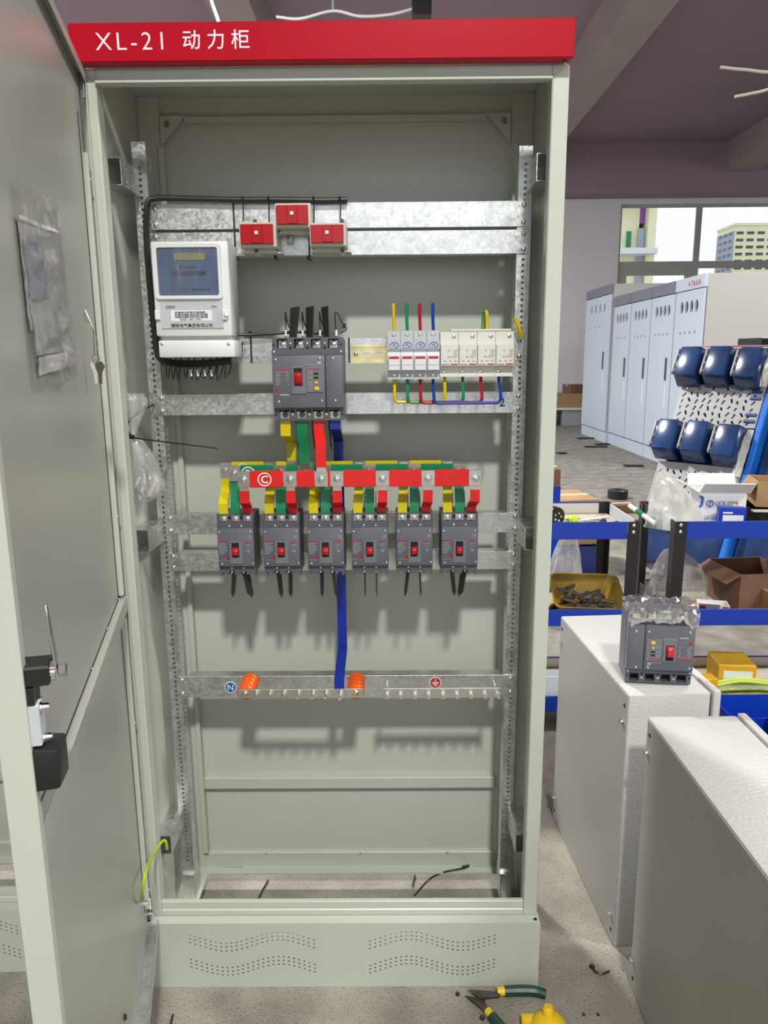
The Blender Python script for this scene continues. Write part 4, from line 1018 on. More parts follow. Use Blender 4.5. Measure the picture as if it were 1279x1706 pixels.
FX0, FW, SPW = .1010, .0249, .0350
fz0, fz1 = 1.2315, 1.3225
def fuse(i):
    x0 = FX0 + i * FW + .0003; x1 = x0 + FW - .0006
    cw = ['yellow', 'green', 'red', 'blue'][i]
    t = thing('fuse_holder', 'pale blue grey fuse holder above the %s wire' % cw, 'fuse holder', ((x0 + x1) / 2, .16, fz0), group='fuse holders on the device rail')
    Z = lambda py: at(690, py, .11).z
    MB().prism([(.1600, fz0), (.1250, fz0), (.1250, Z(618)), (.1180, Z(618)), (.1180, Z(592)), (.122, Z(586)), (.1180, Z(582)), (.1180, Z(566)), (.1270, Z(565)), (.1270, fz1), (.1600, fz1)], x0, x1, YZ).build('body', GREYP, t)
    MB().box(x0 + .0015, x1 - .0015, .1100, .1179, Z(617), Z(593), .001).build('fuse_carrier', WHITEP, t)
    MB().box(x0 + .003, x1 - .003, .1092, .1099, Z(597.5), Z(593.6)).build('indicator_strip', PRINTR, t)
    MB().box(x0 + .003, x1 - .003, .1095, .1099, Z(608.3), Z(607.7)).build('carrier_groove', PRINTG, t)
    xm = (x0 + x1) / 2
    MB().tube([(xm - .009, .1176, Z(578)), (xm - .006, .1176, Z(573)), (xm, .1176, Z(570)), (xm + .006, .1176, Z(571.5)), (xm + .009, .1176, Z(576)), (xm + .003, .1176, Z(577.5)), (xm + .001, .1176, Z(573)), (xm - .003, .1176, Z(577))], .0006, 5).build('logo', PRINTB, t)
    MB().box(x0 + .003, x1 - .003, .1175, .118, Z(580.4), Z(579.6)).build('logo_text', PRINTB, t)
    for z, y in ((Z(557.5), .127), (Z(625), .125)): MB().dome((xm, y, z), (0, -1, 0), .0038, .0014).build('screw', CHROME, t)
    return xm
FXM = [fuse(i) for i in range(4)]
SX0 = FX0 + 4 * FW + .0008
def spd(i):
    x0 = SX0 + i * SPW + .0003; x1 = x0 + SPW - .0006
    lab = ['leftmost ivory surge arrester beside the fuse holders', 'second ivory surge arrester from the left', 'third ivory surge arrester from the left', 'rightmost ivory surge arrester near the right upright'][i]
    t = thing('surge_arrester', lab, 'surge arrester', ((x0 + x1) / 2, .16, fz0 + .003), group='surge arresters on the device rail')
    Z = lambda py: at(795, py, .11).z; zt = Z(552)
    MB().prism([(.1600, fz0 + .004), (.1230, fz0 + .004), (.1230, Z(625.5)), (.1290, Z(624.5)), (.1290, Z(611.5)), (.1180, Z(611)), (.1180, Z(573)), (.1250, Z(572)), (.1250, zt), (.1600, zt)], x0, x1, YZ).build('body', IVORY, t)
    m = MB().box(x0 + .0006, x1 - .0004, .1135, .1178, Z(609.5), Z(574), .0008).build('module', IVORY, t)
    y = .1134
    MB().box(x0 + .002, x0 + .016, y - .0003, y, Z(607.5), Z(606.4)).build('red_print', PRINTR, m); MB().box(x0 + .019, x1 - .002, y - .0003, y, Z(607.8), Z(605.8)).build('red_print', PRINTR, m)
    b = MB()
    for k in range(3): b.box(x0 + .006 + k * .010, x0 + .0105 + k * .010, y - .0003, y, Z(602.3), Z(600.4))
    for k, (u, w) in enumerate(((0, .008), (.001, .007), (0, .006), (.001, .007), (-.003, .010), (-.006, .012))): b.box(x1 - .010 + u, x1 - .010 + u + w, y - .0003, y, Z(583.4 + 2.4 * k), Z(582.4 + 2.4 * k))
    b.box(x0 + .014, x0 + .017, y - .0003, y, Z(585), Z(582.6)); b.box(x0 + .013, x0 + .017, y - .0003, y, Z(595.5), Z(593)); b.build('grey_print', PRINTG, m)['kind'] = 'stuff'
    MB().dome((x1 - .0085, .125, Z(560)), (0, -1, 0), .0042, .0014).build('screw', STEEL, t)
    p = MB().dome((x0 + .008, .129, Z(619)), (0, -1, 0), .0042, .0014).build('screw', STEEL, t)
    return x0 + .007
SXM = [spd(i) for i in range(4)]
tag(MB().box(SX0 + .020, SX0 + 4 * SPW - .005, .126, .150, at(795, 552, .11).z + .0008, at(795, 549, .11).z + .0016, .0006).build('link_bar', IVORY), 'pale comb bar lying on top of the surge arresters', 'comb bar')
# ---- coloured wires
cols = [(WYEL, 'yellow'), (WGRN, 'green'), (WRED, 'crimson'), (WBLU, 'blue')]
zb = fz0 - .0004
for i, (m, c) in enumerate(cols):
    x = FXM[i]; zt_ = at(700, [507, 507, 507, 507][i], .135).z
    tag(MB().tube([(x + .001, .137, fz1 + .0005), (x, .137, fz1 + .02), (x - .0005, .137, zt_ - .004), (x, .141, zt_ + .0005), (x + .0005, .148, zt_ - .003), (x + .0006, .151, fz1 + .03)], .0031, 8).build('wire', m),
        'short %s wire standing up from its fuse holder' % c, 'wire', 'wire stubs above the fuse holders')
    y0 = .130 - i * .0070; zl = at(700, 669.5 + i * .8, y0).z; xs = SXM[i] + .003; xs0 = x + .001
    r = .006; pts = [(xs0, .140, zb), (xs0, .138, zb - .012), (xs0, y0, zl + .014), (xs0 + .0012, y0, zl + .004), (xs0 + .007, y0, zl), (xs0 + .02, y0, zl), (xs - .02, y0, zl), (xs - .007, y0, zl), (xs - .0012, y0, zl + .004), (xs, y0, zl + .014), (xs, .136, fz0 - .008), (xs, .140, fz0 + .0034)]
    tag(MB().tube(pts, .0031, 8).build('wire', m), '%s wire looping from fuse holder down to surge arrester' % c, 'wire', 'wire loops below the fuse holders')
xg = at(810, 535, .14).x; zg = at(810, 519, .14).z
def twist(name, label, pts, r):
    t = thing(name, label, 'wire', pts[0]); MB().tube(pts, r, 8).build('yellow_half', WYEL, t)
    MB().tube([Vector(p) + Vector((-.0022, .002, -.002)) for p in pts], r * .9, 8).build('green_half', WGRN, t)
twist('earth_wire', 'short yellow green earth wire above the surge arresters', [(xg + .002, .140, at(795, 549, .11).z + .002), (xg + .001, .140, zg - .006), (xg, .144, zg), (xg - .002, .151, zg - .004), (xg - .003, .153, zg - .03)], .0033)
p0 = at(858, 530, .15); p1 = at(868, 562, .158)
tag(MB().tube([p0, (p0 + p1) / 2 + Vector((.001, -.002, 0)), p1], .0042, 8).build('earth_wire', WYEL), 'thick yellow earth wire bolted to the right upright', 'wire')

# ---- black harness, loops and cable ties
YH = .152
tag(MB().tube([at(578, 333, .160), at(540, 334, .160), at(470, 333, .160), at(390, 333, .160), at(310, 331, .160), at(258, 331, .158), at(245, 343, .155), at(244, 400, .150), at(249, 470, .150), at(257, 545, .150), at(264, 592, .146), at(283, 604, .140), at(330, 606, .130), at(386, 601, .128)],
               lambda t: .0054 + .0014 * min(1, max(0, (t - .5) * 3)), 9).build('wire_harness', RUBBER), 'thick black wire harness running along the top rail and down beside the meter', 'harness')
tag(MB().tube([at(382, 557, .15), at(417, 558, .155), at(450, 556, .157), at(500, 553, .164), at(548, 556, .166)], .0030, 8).build('wire_harness', RUBBER), 'thin black wire bundle between meter and main breaker', 'harness')
lx = [282, 291, 299, 312, 322, 333, 345, 356, 367, 380]
lw = ['first', 'second', 'third', 'fourth', 'fifth', 'sixth', 'seventh', 'eighth', 'ninth', 'last']
for i, x in enumerate(lx):
    dp = 28 + (i % 3) * 2; sl = 5 if i > 4 else 2
    t = thing('wire_loop', '%s black wire loop from the left hanging under the meter' % lw[i], 'wire', at(x, 630, .125), group='wire loops under the meter')
    MB().tube([at(x - 4, 602, .125), at(x - 5, 618, .122), at(x - sl, 602 + dp, .122), at(x + sl - 2, 618, .126), at(x + sl, 598, .135), at(x + sl, 588, .14)], .0012, 6).build('wire', RUBBER, t)
    if i in (4, 5, 6, 7):
        a = at(x - 5 + .3, 616, .1212); b = at(x - 3, 627, .1212); MB().cyl(a, b, .0021, 8).build('ferrule_tag', PRINTW, t)
def tie(label, px, py0, py1, y, head=None):
    a, b = at(px, py0, y), at(px, py1, y); t = thing('cable_tie', label, 'cable tie', b, group='black cable ties')
    MB().box(a.x - .0016, a.x + .0016, y - .0012, y, b.z, a.z).build('strap', BLACK, t)
    MB().box(a.x - .0016, a.x + .0016, y, YR + .03, b.z - .0012, b.z).build('strap', BLACK, t)
    if head:
        h = at(px, head, y); MB().box(h.x - .003, h.x + .003, y - .004, y + .0, h.z - .0035, h.z + .0035, .0006).build('head', BLACK, t)
tie('cable tie left of the transformers around both upper rails', 388, 329, 429, YR - .001, 429)
tie('cable tie under the middle transformer', 459, 404, 431, YR - .001, 429)
tie('cable tie left of the right transformer', 514, 372, 431, YR - .001, 430)
tie('cable tie round the third rail beside the meter', 417, 555, 604, YR - .001, 555)
tie('cable tie round the third rail right of the main breaker', 581, 562, 603, YR - .001)
for k, (x, y1, lb) in enumerate(((404, 368, 'left thin wire to the left transformer'), (447, 372, 'right thin wire to the left transformer'), (522, 372, 'left thin wire to the right transformer'), (566, 370, 'right thin wire to the right transformer'))):
    tag(MB().tube([at(x - 3, 333, .160), at(x, 328, .150), at(x + 1, 340, .146), at(x + 1, y1, .140)], .0012, 6).build('thin_wire', RUBBER), lb, 'wire', 'thin wires to the transformers')
for k, (x, lb) in enumerate(((475, 'leftmost'), (503, 'second'), (532, 'third'), (559, 'rightmost'))):
    t = thing('sense_wire', '%s thin black sense wire on top of the main breaker' % lb, 'wire', at(x, 562, .11), group='sense wires on the main breaker')
    a = at(x, 520, .125)
    if k < 3: MB().tube([at(x + 1, 562, .106), at(x + 1, 545, .110), a, at(x + 3, 535, .14), at(x + 10, 553, .155)], .0011, 6).build('wire', RUBBER, t)
    else: MB().tube([at(x + 1, 562, .106), at(x, 545, .110), at(x - 1, 522, .115), at(x + 4, 524, .12), at(x + 10, 537, .125), at(x + 18, 548, .128), at(x + 8, 555, .14)], .0011, 6).build('wire', RUBBER, t); MB().obox(at(573, 543, .124), (.006, .004, .009), Matrix.Rotation(.3, 3, 'Y'), .0006).build('tag', BLACK, t)
    b0, b1 = at(x + 1, 560, .105), at(x + 1, 550, .107); MB().cyl(b0, b1, .002, 8).build('ferrule', PRINTW, t)

# ---- parts bag tied to the left upright
def bag(name, label, m, cline, rad, wob, parent=None, seed=0, nu=24, nv=16, flat=.7, cat='bag', group=None, fold=7):
    cl = smooth_path(cline, 5)
    def fn(u, v):
        f = v * (len(cl) - 1); i = min(int(f), len(cl) - 2); c = cl[i].lerp(cl[i + 1], f - i); a = 2 * pi * u
        r = rad(v) * (1 + wob * noise.noise(Vector((math.cos(a) * 1.3, math.sin(a) * 1.3, v * 3 + seed))) + .10 * abs(math.sin(fold * a * .5 + 3 * v + seed)) * (1 - .5 * v) + .07 * noise.noise(Vector((math.cos(a) * 6, math.sin(a) * 6, v * 9 + seed))))
        return c + Vector((math.cos(a) * r, math.sin(a) * r * flat, wob * .12 * r * noise.noise(Vector((a, v * 9, seed)))))
    o = MB().grid(fn, nu, nv, True).build(name, m, parent, fix=False, sharp=14)
    if parent is None: tag(o, label, cat, group)
    return o
bt = thing('parts_bag', 'clear plastic bag of small parts tied to the left upright', 'bag', at(240, 835, .11))
bag('bag_body', None, BAG, [at(220, 732, .11), at(232, 760, .11), at(240, 790, .11), at(243, 815, .11), at(243, 836, .11)], lambda v: .005 + .0275 * math.sin(min(1, .12 + v) * pi * .78) ** .8 * (1 if v < .88 else max(.15, (1 - v) / .12)), .35, bt, 2)
bag('bag_neck', None, BAG, [at(219, 728, .11), at(222, 705, .112), at(226, 680, .115), at(224, 656, .12)], lambda v: .005 + .019 * v ** .6 * (1 if v < .9 else .8), .4, bt, 5, nv=18)
random.seed(5)
for k in range(9):
    a = at(random.uniform(228, 255), random.uniform(785, 826), .11)
    MB().obox(a, (.005, .005, .026), Matrix.Rotation(random.uniform(-.6, .6), 3, 'Y'), .001).build('small_part', [REDP, PRINTW, STEEL][k % 3] if k < 2 else [PRINTW, STEEL][k % 2], bt)
bt2 = thing('cable_tie', 'long black cable tie round the neck of the parts bag', 'cable tie', at(218, 728, .10), group='black cable ties')
MB().tube([at(256, 674, .165), at(238, 683, .14), at(220, 696, .11), at(212, 708, .095), at(213, 718, .092), at(218, 727, .094)], .0018, 6).build('loop', BLACK, bt2)
MB().tube([at(218, 729, .094), at(280, 737, .105), at(362, 747, .12)], lambda t: .0018 - .0006 * t, 6).build('tail', BLACK, bt2)
MB().obox(at(219, 728, .094), (.012, .006, .008), Matrix.Rotation(.15, 3, 'Y'), .001).build('head', BLACK, bt2)

# ================================================================== right foreground: two grey enclosures and a loose breaker
def enclosure(label, loc, rz, w, d, h):
    """back panel faces -x, door lip on the +x side"""
    t = thing('wall_enclosure', label, 'enclosure', loc, rz, group='grey steel enclosures standing on the floor')
    MB().box(0, d, 0, w, 0, h, .003, 2).build('shell', BOXP, t, local=True)
    bp = MB().box(-.0012, -.0001, .004, w - .004, .004, h - .004).build('back_panel', BOXS, t, local=True)
    dr = MB().box(d + .004, d + .020, -.004, w + .004, .002, h + .004, .003, 2).build('door', BOXP, t, local=True)
    MB().box(d + .0001, d + .004, .006, w - .006, .008, h - .006).build('door_gasket', BLACK, t, local=True)
    for y in (.018, w - .018):
        for z, sg in ((h - .030, 1), (.030, -1)):
            MB().lathe([(0, 0), (.0045, 0), (.0042, .0008), (0, .0008)], (-.0012, y, z), (-1, 0, 0), 10).build('mounting_hole', HOLE, bp, local=True)
            MB().bolt((-.0012, y + .006, z - sg * .038), (-1, 0, 0), .0055, .006).build('mounting_screw', CHROME, bp, local=True)
    return t
enclosure('rear grey steel enclosure carrying the loose breaker', (.5885, .080, 0), math.radians(3.6), .478, .171, .595)
enclosure('front grey steel enclosure cut by the right edge of the picture', (.6000, -.660, 0), math.radians(.6), .644, .168, .5985)
lb, _ = main_breaker('loose four pole grey breaker standing upside down on the grey enclosure', feed=False)
M = Matrix.Translation((.672, .205, .5985 + MH)) @ Matrix.Rotation(math.radians(-7), 4, 'Z') @ Matrix.Rotation(pi, 4, 'Y')
lb.matrix_world = M; WM[lb] = M
# crumpled clear wrap over its upper end
def wrapfn(u, v):
    a = u * 2 - 1; b = v * 2 - 1                       # b: -1 back .. 1 hanging over the front
    n1 = noise.noise(Vector((a * 2.2 + b, b * 2.2, 3.3))); n2 = abs(noise.noise(Vector((a * 5, b * 3.5 + a * 2, 1)))); n3 = abs(noise.noise(Vector((a * 11, b * 6, 7))))
    top = .5985 + MH + .0035 + .016 * (.5 + .5 * n1) * (1 - a * a * .5) + .010 * n2 + .006 * n3 + .003 * math.sin(37 * a + 19 * b)
    x = a * (.0695 + .003 * n2); y = -.002 - .083 * min(1, (b + 1) / 1.45)
    if b > .45:
        f = (b - .45) / .55; top -= (.030 + .016 * noise.noise(Vector((a * 3, 2, 5)))) * f; y -= .004 + .006 * n3
    return Matrix.Rotation(math.radians(-7), 3, 'Z') @ Vector((x, y, 0)) + Vector((.672, .205, top))
wo = tag(MB().grid(wrapfn, 22, 16).build('plastic_wrap', WRAP, fix=False, sharp=4), 'crumpled clear plastic wrap on top of the loose breaker', 'plastic wrap')

# ================================================================== blue and black shelf racks with their clutter
TIERS = (.751, .4564, .1509)
def rack(label, x0, x1, y0, y1):
    t = thing('shelf_rack', label, 'rack', ((x0 + x1) / 2, (y0 + y1) / 2, 0), group='blue and black shelf racks')
    pw = .038
    for x, sx in ((x0, 1), (x1, -1)):
        for y, sy in ((y0, 1), (y1, -1)):
            po = MB().prism([(x, y), (x + sx * pw, y), (x + sx * pw, y + sy * .003), (x + sx * .003, y + sy * .003), (x + sx * .003, y + sy * pw), (x, y + sy * pw)], 0, .7512, XY).build('post', RACKK, t)
            if sy > 0:
                for zt in TIERS[:2]:
                    for dz in (.012, .034): MB().dome((x + sx * .019, y, zt - dz), (0, -1, 0), .006, .003).build('rivet', STEEL, po)
    for zt in TIERS:
        zb = zt - .057
        for y in (y0 + .004, y1 - .006): MB().box(x0 + .039, x1 - .039, y - .003, y + .002, zb, zt, .0008).build('shelf_beam', BLUEP, t)
        for x in (x0 + .006, x1 - .006): MB().box(x - .002, x + .002, y0 + .039, y1 - .039, zb, zt, .0008).build('side_beam', GREYP if x0 < .5 else RACKK, t)
        MB().box(x0 + .039, x1 - .039, y1 - .0105, y1 - .0092, zb + .017, zt - .004).build('beam_inner_face', FARSIDE, t)  # grey panel added over the inner face of the back beam
        MB().box(x0 + .010, x1 - .010, y0 + .0075, y1 - .0108, zb + .004, zb + .016).build('shelf_board', PLY, t)
    return t
rack('left blue and black shelf rack behind the cabinet', .02, .906, 1.0, 1.345)
rack('right blue and black shelf rack cut by the picture edge', 1.018, 2.1, 1.0, 1.345)
B1, B2, B3 = TIERS[0] - .0408, TIERS[1] - .0408, TIERS[2] - .0408
# left rack, top tier
t = thing('round_connector', 'black round cable connector lying in the left rack', 'connector', (.62, 1.14, B1))
a = Vector((at(929, 851, 1.12).x, 1.12, B1 + .0332)); d = Vector((-.42, .90, 0)).normalized()
MB().lathe([(0, 0), (.024, 0), (.024, .003), (.032, .003), (.033, .02), (.032, .12), (0, .12)], a, d, 20).build('shell', BLACK, t)
b = MB()
for k in range(5): b.lathe([(0, 0), (.0042, 0), (.004, .003), (0, .003)], a + Vector((.90, .42, 0)) * .013 * math.cos(2 * pi * k / 5) + Vector((0, 0, .013 * math.sin(2 * pi * k / 5))) - d * .0001, -d, 8).build('pin', CHROME, t); b = MB()
b.bm.free()
p = (at(954, 862, 1.12).x, 1.12, B1 + .019)
t = thing('screwdriver', 'screwdriver with a lime green ball handle in the left rack', 'screwdriver', (p[0], p[1], B1))
MB().lathe([(0, 0), (.010, .001), (.018, .009), (.019, .019), (.018, .029), (.010, .036), (0, .038)], (p[0] - .017, p[1] - .004, B1 + .0195), (.97, .15, .02), 16).build('handle', LIME, t)
MB().cyl((p[0] + .018, p[1] + .004, B1 + .020), (p[0] + .13, p[1] + .035, B1 + .026), .004, 8).build('shaft', CHROME, t)
for k, (x, y, L_, a, lb_) in enumerate(((.81, 1.13, .11, .15, 'steel bar tool lying beside the lime handled screwdriver'), (.79, 1.20, .09, -.3, 'short steel tool behind the lime handled screwdriver'), (.70, 1.19, .08, .5, 'small steel tool beside the black connector'))):
    t = thing('hand_tool', lb_, 'tool', (x, y, B1), a)
    MB().box(-L_ / 2, L_ / 2, -.007, .007, 0, .008, .002).build('shaft', STEEL, t, local=True); MB().box(L_ / 2, L_ / 2 + .02, -.011, .011, 0, .012, .003).build('head', DARKSTEEL, t, local=True)
# left rack, middle tier: amber tray with screws
def tray(name, label, x0, x1, y0, y1, z0, h, m, fl=.025, rz=0, tilt=0):
    M = Matrix.Translation(((x0 + x1) / 2, (y0 + y1) / 2, z0)) @ Matrix.Rotation(rz, 4, 'Z') @ Matrix.Rotation(tilt, 4, 'X')
    t = thing(name, label, 'tray', M=M); w, d_ = (x1 - x0) / 2, (y1 - y0) / 2
    b = MB()
    def ring(w_, d2, z): return [b.bm.verts.new(v) for v in [(p_[0], p_[1], z) for p_ in rrect(-w_, w_, -d2, d2, .03)]]
    o_, o2, i2, i1 = ring(w - fl, d_ - fl, 0), ring(w, d_, h), ring(w - .006, d_ - .006, h), ring(w - fl - .004, d_ - fl - .004, .006)
    for a_, c_ in ((o_, o2), (o2, i2), (i2, i1)):
        for i in range(len(a_)): b.face([a_[i], a_[(i + 1) % len(a_)], c_[(i + 1) % len(a_)], c_[i]])
    b.face(o_[::-1]); b.face(i1); b.build('tray', m, t, local=True)
    return t, M
t, TM_ = tray('parts_tray', 'amber plastic tray full of dark screws in the left rack', .665, .905, 1.03, 1.27, B2 + .004, .062, GOLDT, .035, -.12, .22)
random.seed(9)
for k in range(46):
    q = Vector((random.uniform(-.072, .072), random.uniform(-.072, .072), .012 + random.uniform(0, .026)))
    R_ = Matrix.Rotation(random.uniform(0, 6.3), 3, 'Z') @ Matrix.Rotation(random.uniform(-.4, .4), 3, 'X')
    sc = tag(MB().cyl(TM_ @ (q - R_ @ Vector((.020, 0, 0))), TM_ @ (q + R_ @ Vector((.020, 0, 0))), .0065, 6).build('dark_screw', DARKSTEEL), 'dark bolt in the amber parts tray', 'bolt', 'loose dark bolts in the amber tray')
for k, (x, m, lb_) in enumerate(((.590, LIME, 'lime sleeve at the left end of the middle shelf'), (.615, YEL, 'yellow sleeve at the left end of the middle shelf'), (.64, RUBBER, 'black sleeve at the left end of the middle shelf'))):
    tag(MB().cyl((x, 1.02 + .03 * k, B2 + .010), (x + .05, 1.10 + .03 * k, B2 + .010), .010, 10).build('cable_sleeve', m), lb_, 'sleeve')
t = carton('clear_case', 'clear plastic case on the bottom shelf behind the green post', (.66, 1.06, B3), .10, .06, .10, 0, GREYP, tape=False, cat='case')
carton('red_packet', 'dark red packet on the bottom shelf of the left rack', (.76, 1.07, B3), .08, .06, .05, .2, PRINTR, tape=False, cat='packet')
# behind the left rack
p = flr(962, 957)
t, _ = tray('blue_bin', 'dark blue bin on the floor seen under the left rack', p.x - .26, p.x + .16, p.y, p.y + .42, 0, .17, BLUEBIN, .02)
carton('carton', 'brown carton on the dark blue bin with its pale top showing over the rack', (p.x - .08, p.y + .21, .172), .36, .36, .27, .12, CARD)
q = at(921, 830, 2.3)
t = carton('carton', 'tall narrow brown and blue carton beside the green post', (q.x - .08, 2.3, 0), .18, .2, at(921, 777, 2.3).z, 0, CARDD)
MB().box(-.092, .092, -.102, .102, .02, at(921, 805, 2.3).z).build('blue_sleeve', BRIGHTBIN, t, local=True)
p = at(1035, 822, 1.9)
rp = flr(1034, 834); p = at(1035, 822, 1.9)
tag(MB().lathe([(0, 0), (.082, 0), (.090, .008), (.090, .075), (.082, .083), (.035, .083), (.035, .075), (0, .075)], rp + Vector((0, .1, 0)), (0, 0, 1), 24).build('tape_reel', BLACK), 'black round reel on the floor beyond the two racks', 'reel')
fp = flr(1032, 856)
carton('carton', 'flat dark brown carton on the floor in front of the black reel', (fp.x, fp.y + .1, 0), .24, .2, .07, .1, CARDD)
bag('clear_bag', 'crumpled clear bag on the floor between the two racks', BAG, [(p.x - .20, 2.1, .002), (p.x - .19, 2.1, .15), (p.x - .18, 2.1, .34), (p.x - .17, 2.1, .46)], lambda v: .09 * (1 - .75 * v ** 2) + .005, .25, None, 8)
t = thing('shelf_edge_strip', 'white shelf edge strip with a green band at the right rack', 'tool', (1.0, 1.2, .75))
a0, a1 = at(1048, 842, 1.12), at(1090, 872, 1.03)
MB().cyl(a0, a1, .008, 8).build('rod', PRINTW, t); MB().cyl(a0.lerp(a1, .3), a0.lerp(a1, .55), .0085, 8).build('band', GRN, t)  # rod and band stand in for the dark and white shelf edges
# right rack, top tier
def S(px, py, y): return at(px, py, y)
p = S(1105, 868, 1.09)
bag('milky_bag', 'milky plastic bag slumped on the left of the right rack', BAGW, [(1.058, 1.09, B1 + .004), (1.045, 1.09, B1 + .05), (1.032, 1.095, B1 + .10), (1.02, 1.10, B1 + .15), (1.005, 1.11, B1 + .192)], lambda v: .100 * (1 - v) ** .75 + .003, .22, None, 3, 26, 14, .55)
t = carton('printed_carton', 'open white carton with blue print on the right rack', (1.225, 1.18, B1), .15, .12, .115, -.10, CARDW, True)
flap(t, [(-.08, -.065, .115), (.08, -.065, .115), (.085, -.10, .15), (-.075, -.10, .15)], CARDW); flap(t, [(-.08, .065, .115), (-.08, -.065, .115), (-.12, -.05, .14), (-.12, .06, .14)], CARDW); flap(t, [(-.08, .065, .115), (.08, .065, .115), (.08, .085, .155), (-.08, .085, .155)], CARDW)
tw = WM[t]
def ptext(s, x, z, size, w=None): return text('print', s, size, (0, 0, 0), PRINTB, None, width=w)
for s_, x_, z_, w_ in (('LICE-STER', -.025, .070, .075), ('LICE-STER', -.055, .022, .06)):
    o = text('print', s_, .020, (x_, -.0655, z_), PRINTB, None, width=w_); o.parent = t
for x_, z_ in ((-.042, .076), (.030, .028)):
    MB().plate(circ(x_, z_, .012, 16), [circ(x_, z_, .009, 14)], -.0655, -.0651).build('emblem', PRINTB, t, local=True); MB().box(x_ - .0015, x_ + .0015, -.0655, -.0651, z_ - .007, z_ + .007).build('emblem_bar', PRINTB, t, local=True)
MB().tube([(-.078, -.0655, .10), (-.068, -.0655, .095), (-.070, -.0655, .07), (-.078, -.0655, .065)], .004, 6).build('emblem', PRINTB, t, local=True)
q = S(1220, 845, 1.06)
t = carton('blue_box', 'small bright blue carton with white print on the right rack', (q.x, 1.065, B1), .085, .03, .075, -.15, BRIGHTBIN, tape=False)
MB().box(-.030, .034, -.0157, -.0151, .016, .050).build('white_print', PRINTW, t, local=True); MB().box(-.030, .0, -.0157, -.0151, .055, .060).build('white_print', PRINTW, t, local=True)
bag('clear_bag', 'clear bag with a yellow corner behind the blue carton', BAG, [(q.x + .02, 1.285, B1 + .002), (q.x + .03, 1.285, B1 + .05), (q.x + .02, 1.285, B1 + .11), (q.x - .01, 1.29, B1 + .16)], lambda v: .045 * (1 - v) ** .5 + .004, .25, None, 12)
tag(MB().obox((q.x + .035, 1.115, B1 + .0355), (.05, .03, .07), Matrix.Rotation(.3, 3, 'Y'), .006).build('yellow_clip', YBTN), 'yellow plastic piece behind the blue carton', 'clip')
tr, _ = tray('dark_bin', 'dark tray at the right edge of the upper shelf', q.x + .09, q.x + .36, 1.05, 1.30, B1 + .001, .055, BLACK, .02)
t = carton('carton', 'open brown carton tilted in the dark tray at the picture edge', (q.x + .23, 1.19, B1 + .060), .20, .16, .085, -.25, CARD, True)
flap(t, [(-.10, .08, .085), (-.10, -.08, .085), (-.125, -.09, .045), (-.125, .07, .045)], CARD)
tag(MB().obox((q.x + .195, 1.15, B1 + .12), (.06, .03, .012), Matrix.Rotation(.5, 3, 'Y'), .002).build('paper_packet', PRINTW), 'white and blue packet inside the tilted brown carton', 'packet')
tag(MB().obox((q.x + .13, 1.065, B1 + .060), (.12, .02, .006), Matrix.Rotation(-.1, 3, 'Z'), .001).build('pale_strip', CTBODY), 'pale strip lying on the rim of the dark tray', 'strip')
# right rack, middle tier
bag('clear_bag', 'large clear bag on the middle shelf behind the right rack post', BAG, [(1.12, 1.20, B2 + .002), (1.12, 1.20, B2 + .07), (1.11, 1.20, B2 + .14), (1.09, 1.20, B2 + .20)], lambda v: .105 * (1 - v * v) ** .7 + .004, .25, None, 20, flat=.7)
tag(MB().obox((1.13, 1.09, B2 + .006), (.17, .12, .009), Matrix.Rotation(.1, 3, 'Z'), .001).build('cardboard_sheet', CARD), 'flat cardboard sheet under the small white carton', 'cardboard')
t = carton('small_white_carton', 'small open white carton with red corners on the middle shelf', (1.185, 1.055, B2 + .0115), .095, .06, .033, -.25, CARDW, True)
flap(t, [(-.047, -.03, .033), (.02, -.03, .033), (.01, -.06, .05), (-.055, -.06, .05)], CARDW)
for x_ in (-.046, .025): MB().box(x_, x_ + .02, -.0306, -.0301, .014, .031).build('red_mark', PRINTR, t, local=True)
q = S(1250, 960, 1.12)
t = carton('carton', 'dark brown open carton on the middle shelf of the right rack', (q.x + .03, 1.185, B2 + .001), .20, .21, .135, .12, CARDD, True)
flap(t, [(-.10, .10, .135), (-.10, -.105, .135), (-.15, -.10, .105), (-.15, .10, .105)], CARDD)
t = carton('carton', 'light brown open carton at the right edge of the middle shelf', (q.x + .085, 1.045, B2 + .001), .13, .06, .085, .0, CARD, True)
tag(MB().obox((q.x + .09, 1.045, B2 + .06), (.05, .03, .02), Matrix.Rotation(.4, 3, 'Y'), .003).build('blue_packet', PRINTB), 'small blue packet inside the light brown carton', 'packet')
# right rack, bottom tier
q = S(1228, 1098, 1.10)
t = carton('yellow_carton', 'larger yellow carton with a white label on the bottom shelf', (q.x, 1.14, B3), .125, .13, .115, -.12, YBOX, tape=False)
MB().box(-.045, .050, -.0656, -.0651, .045, .095).build('white_label', PRINTW, t, local=True)
q2 = S(1176, 1125, 1.06)
t = carton('yellow_carton', 'smaller yellow carton with a printed label on the bottom shelf', (q2.x - .02, 1.055, B3), .10, .05, .085, .1, YBOX, tape=False)
MB().box(-.005, .035, -.0256, -.0251, .03, .065).build('white_label', PRINTW, t, local=True)
random.seed(4)
t = thing('lime_cable_bundle', 'bundle of lime green wire in clear wrap on the bottom shelf', 'wire bundle', (q.x + .06, 1.05, B3))
for k in range(12):
    y_, z_ = 1.045 + random.uniform(-.02, .02), B3 + .018 + random.uniform(0, .05)
    MB().tube([(q.x - .09, y_, z_), (q.x, y_ + .01, z_ + random.uniform(-.006, .012)), (q.x + .10, y_, z_ + .004), (q.x + .22, y_, z_ - .006)], .006, 6).build('wire', LIME, t)
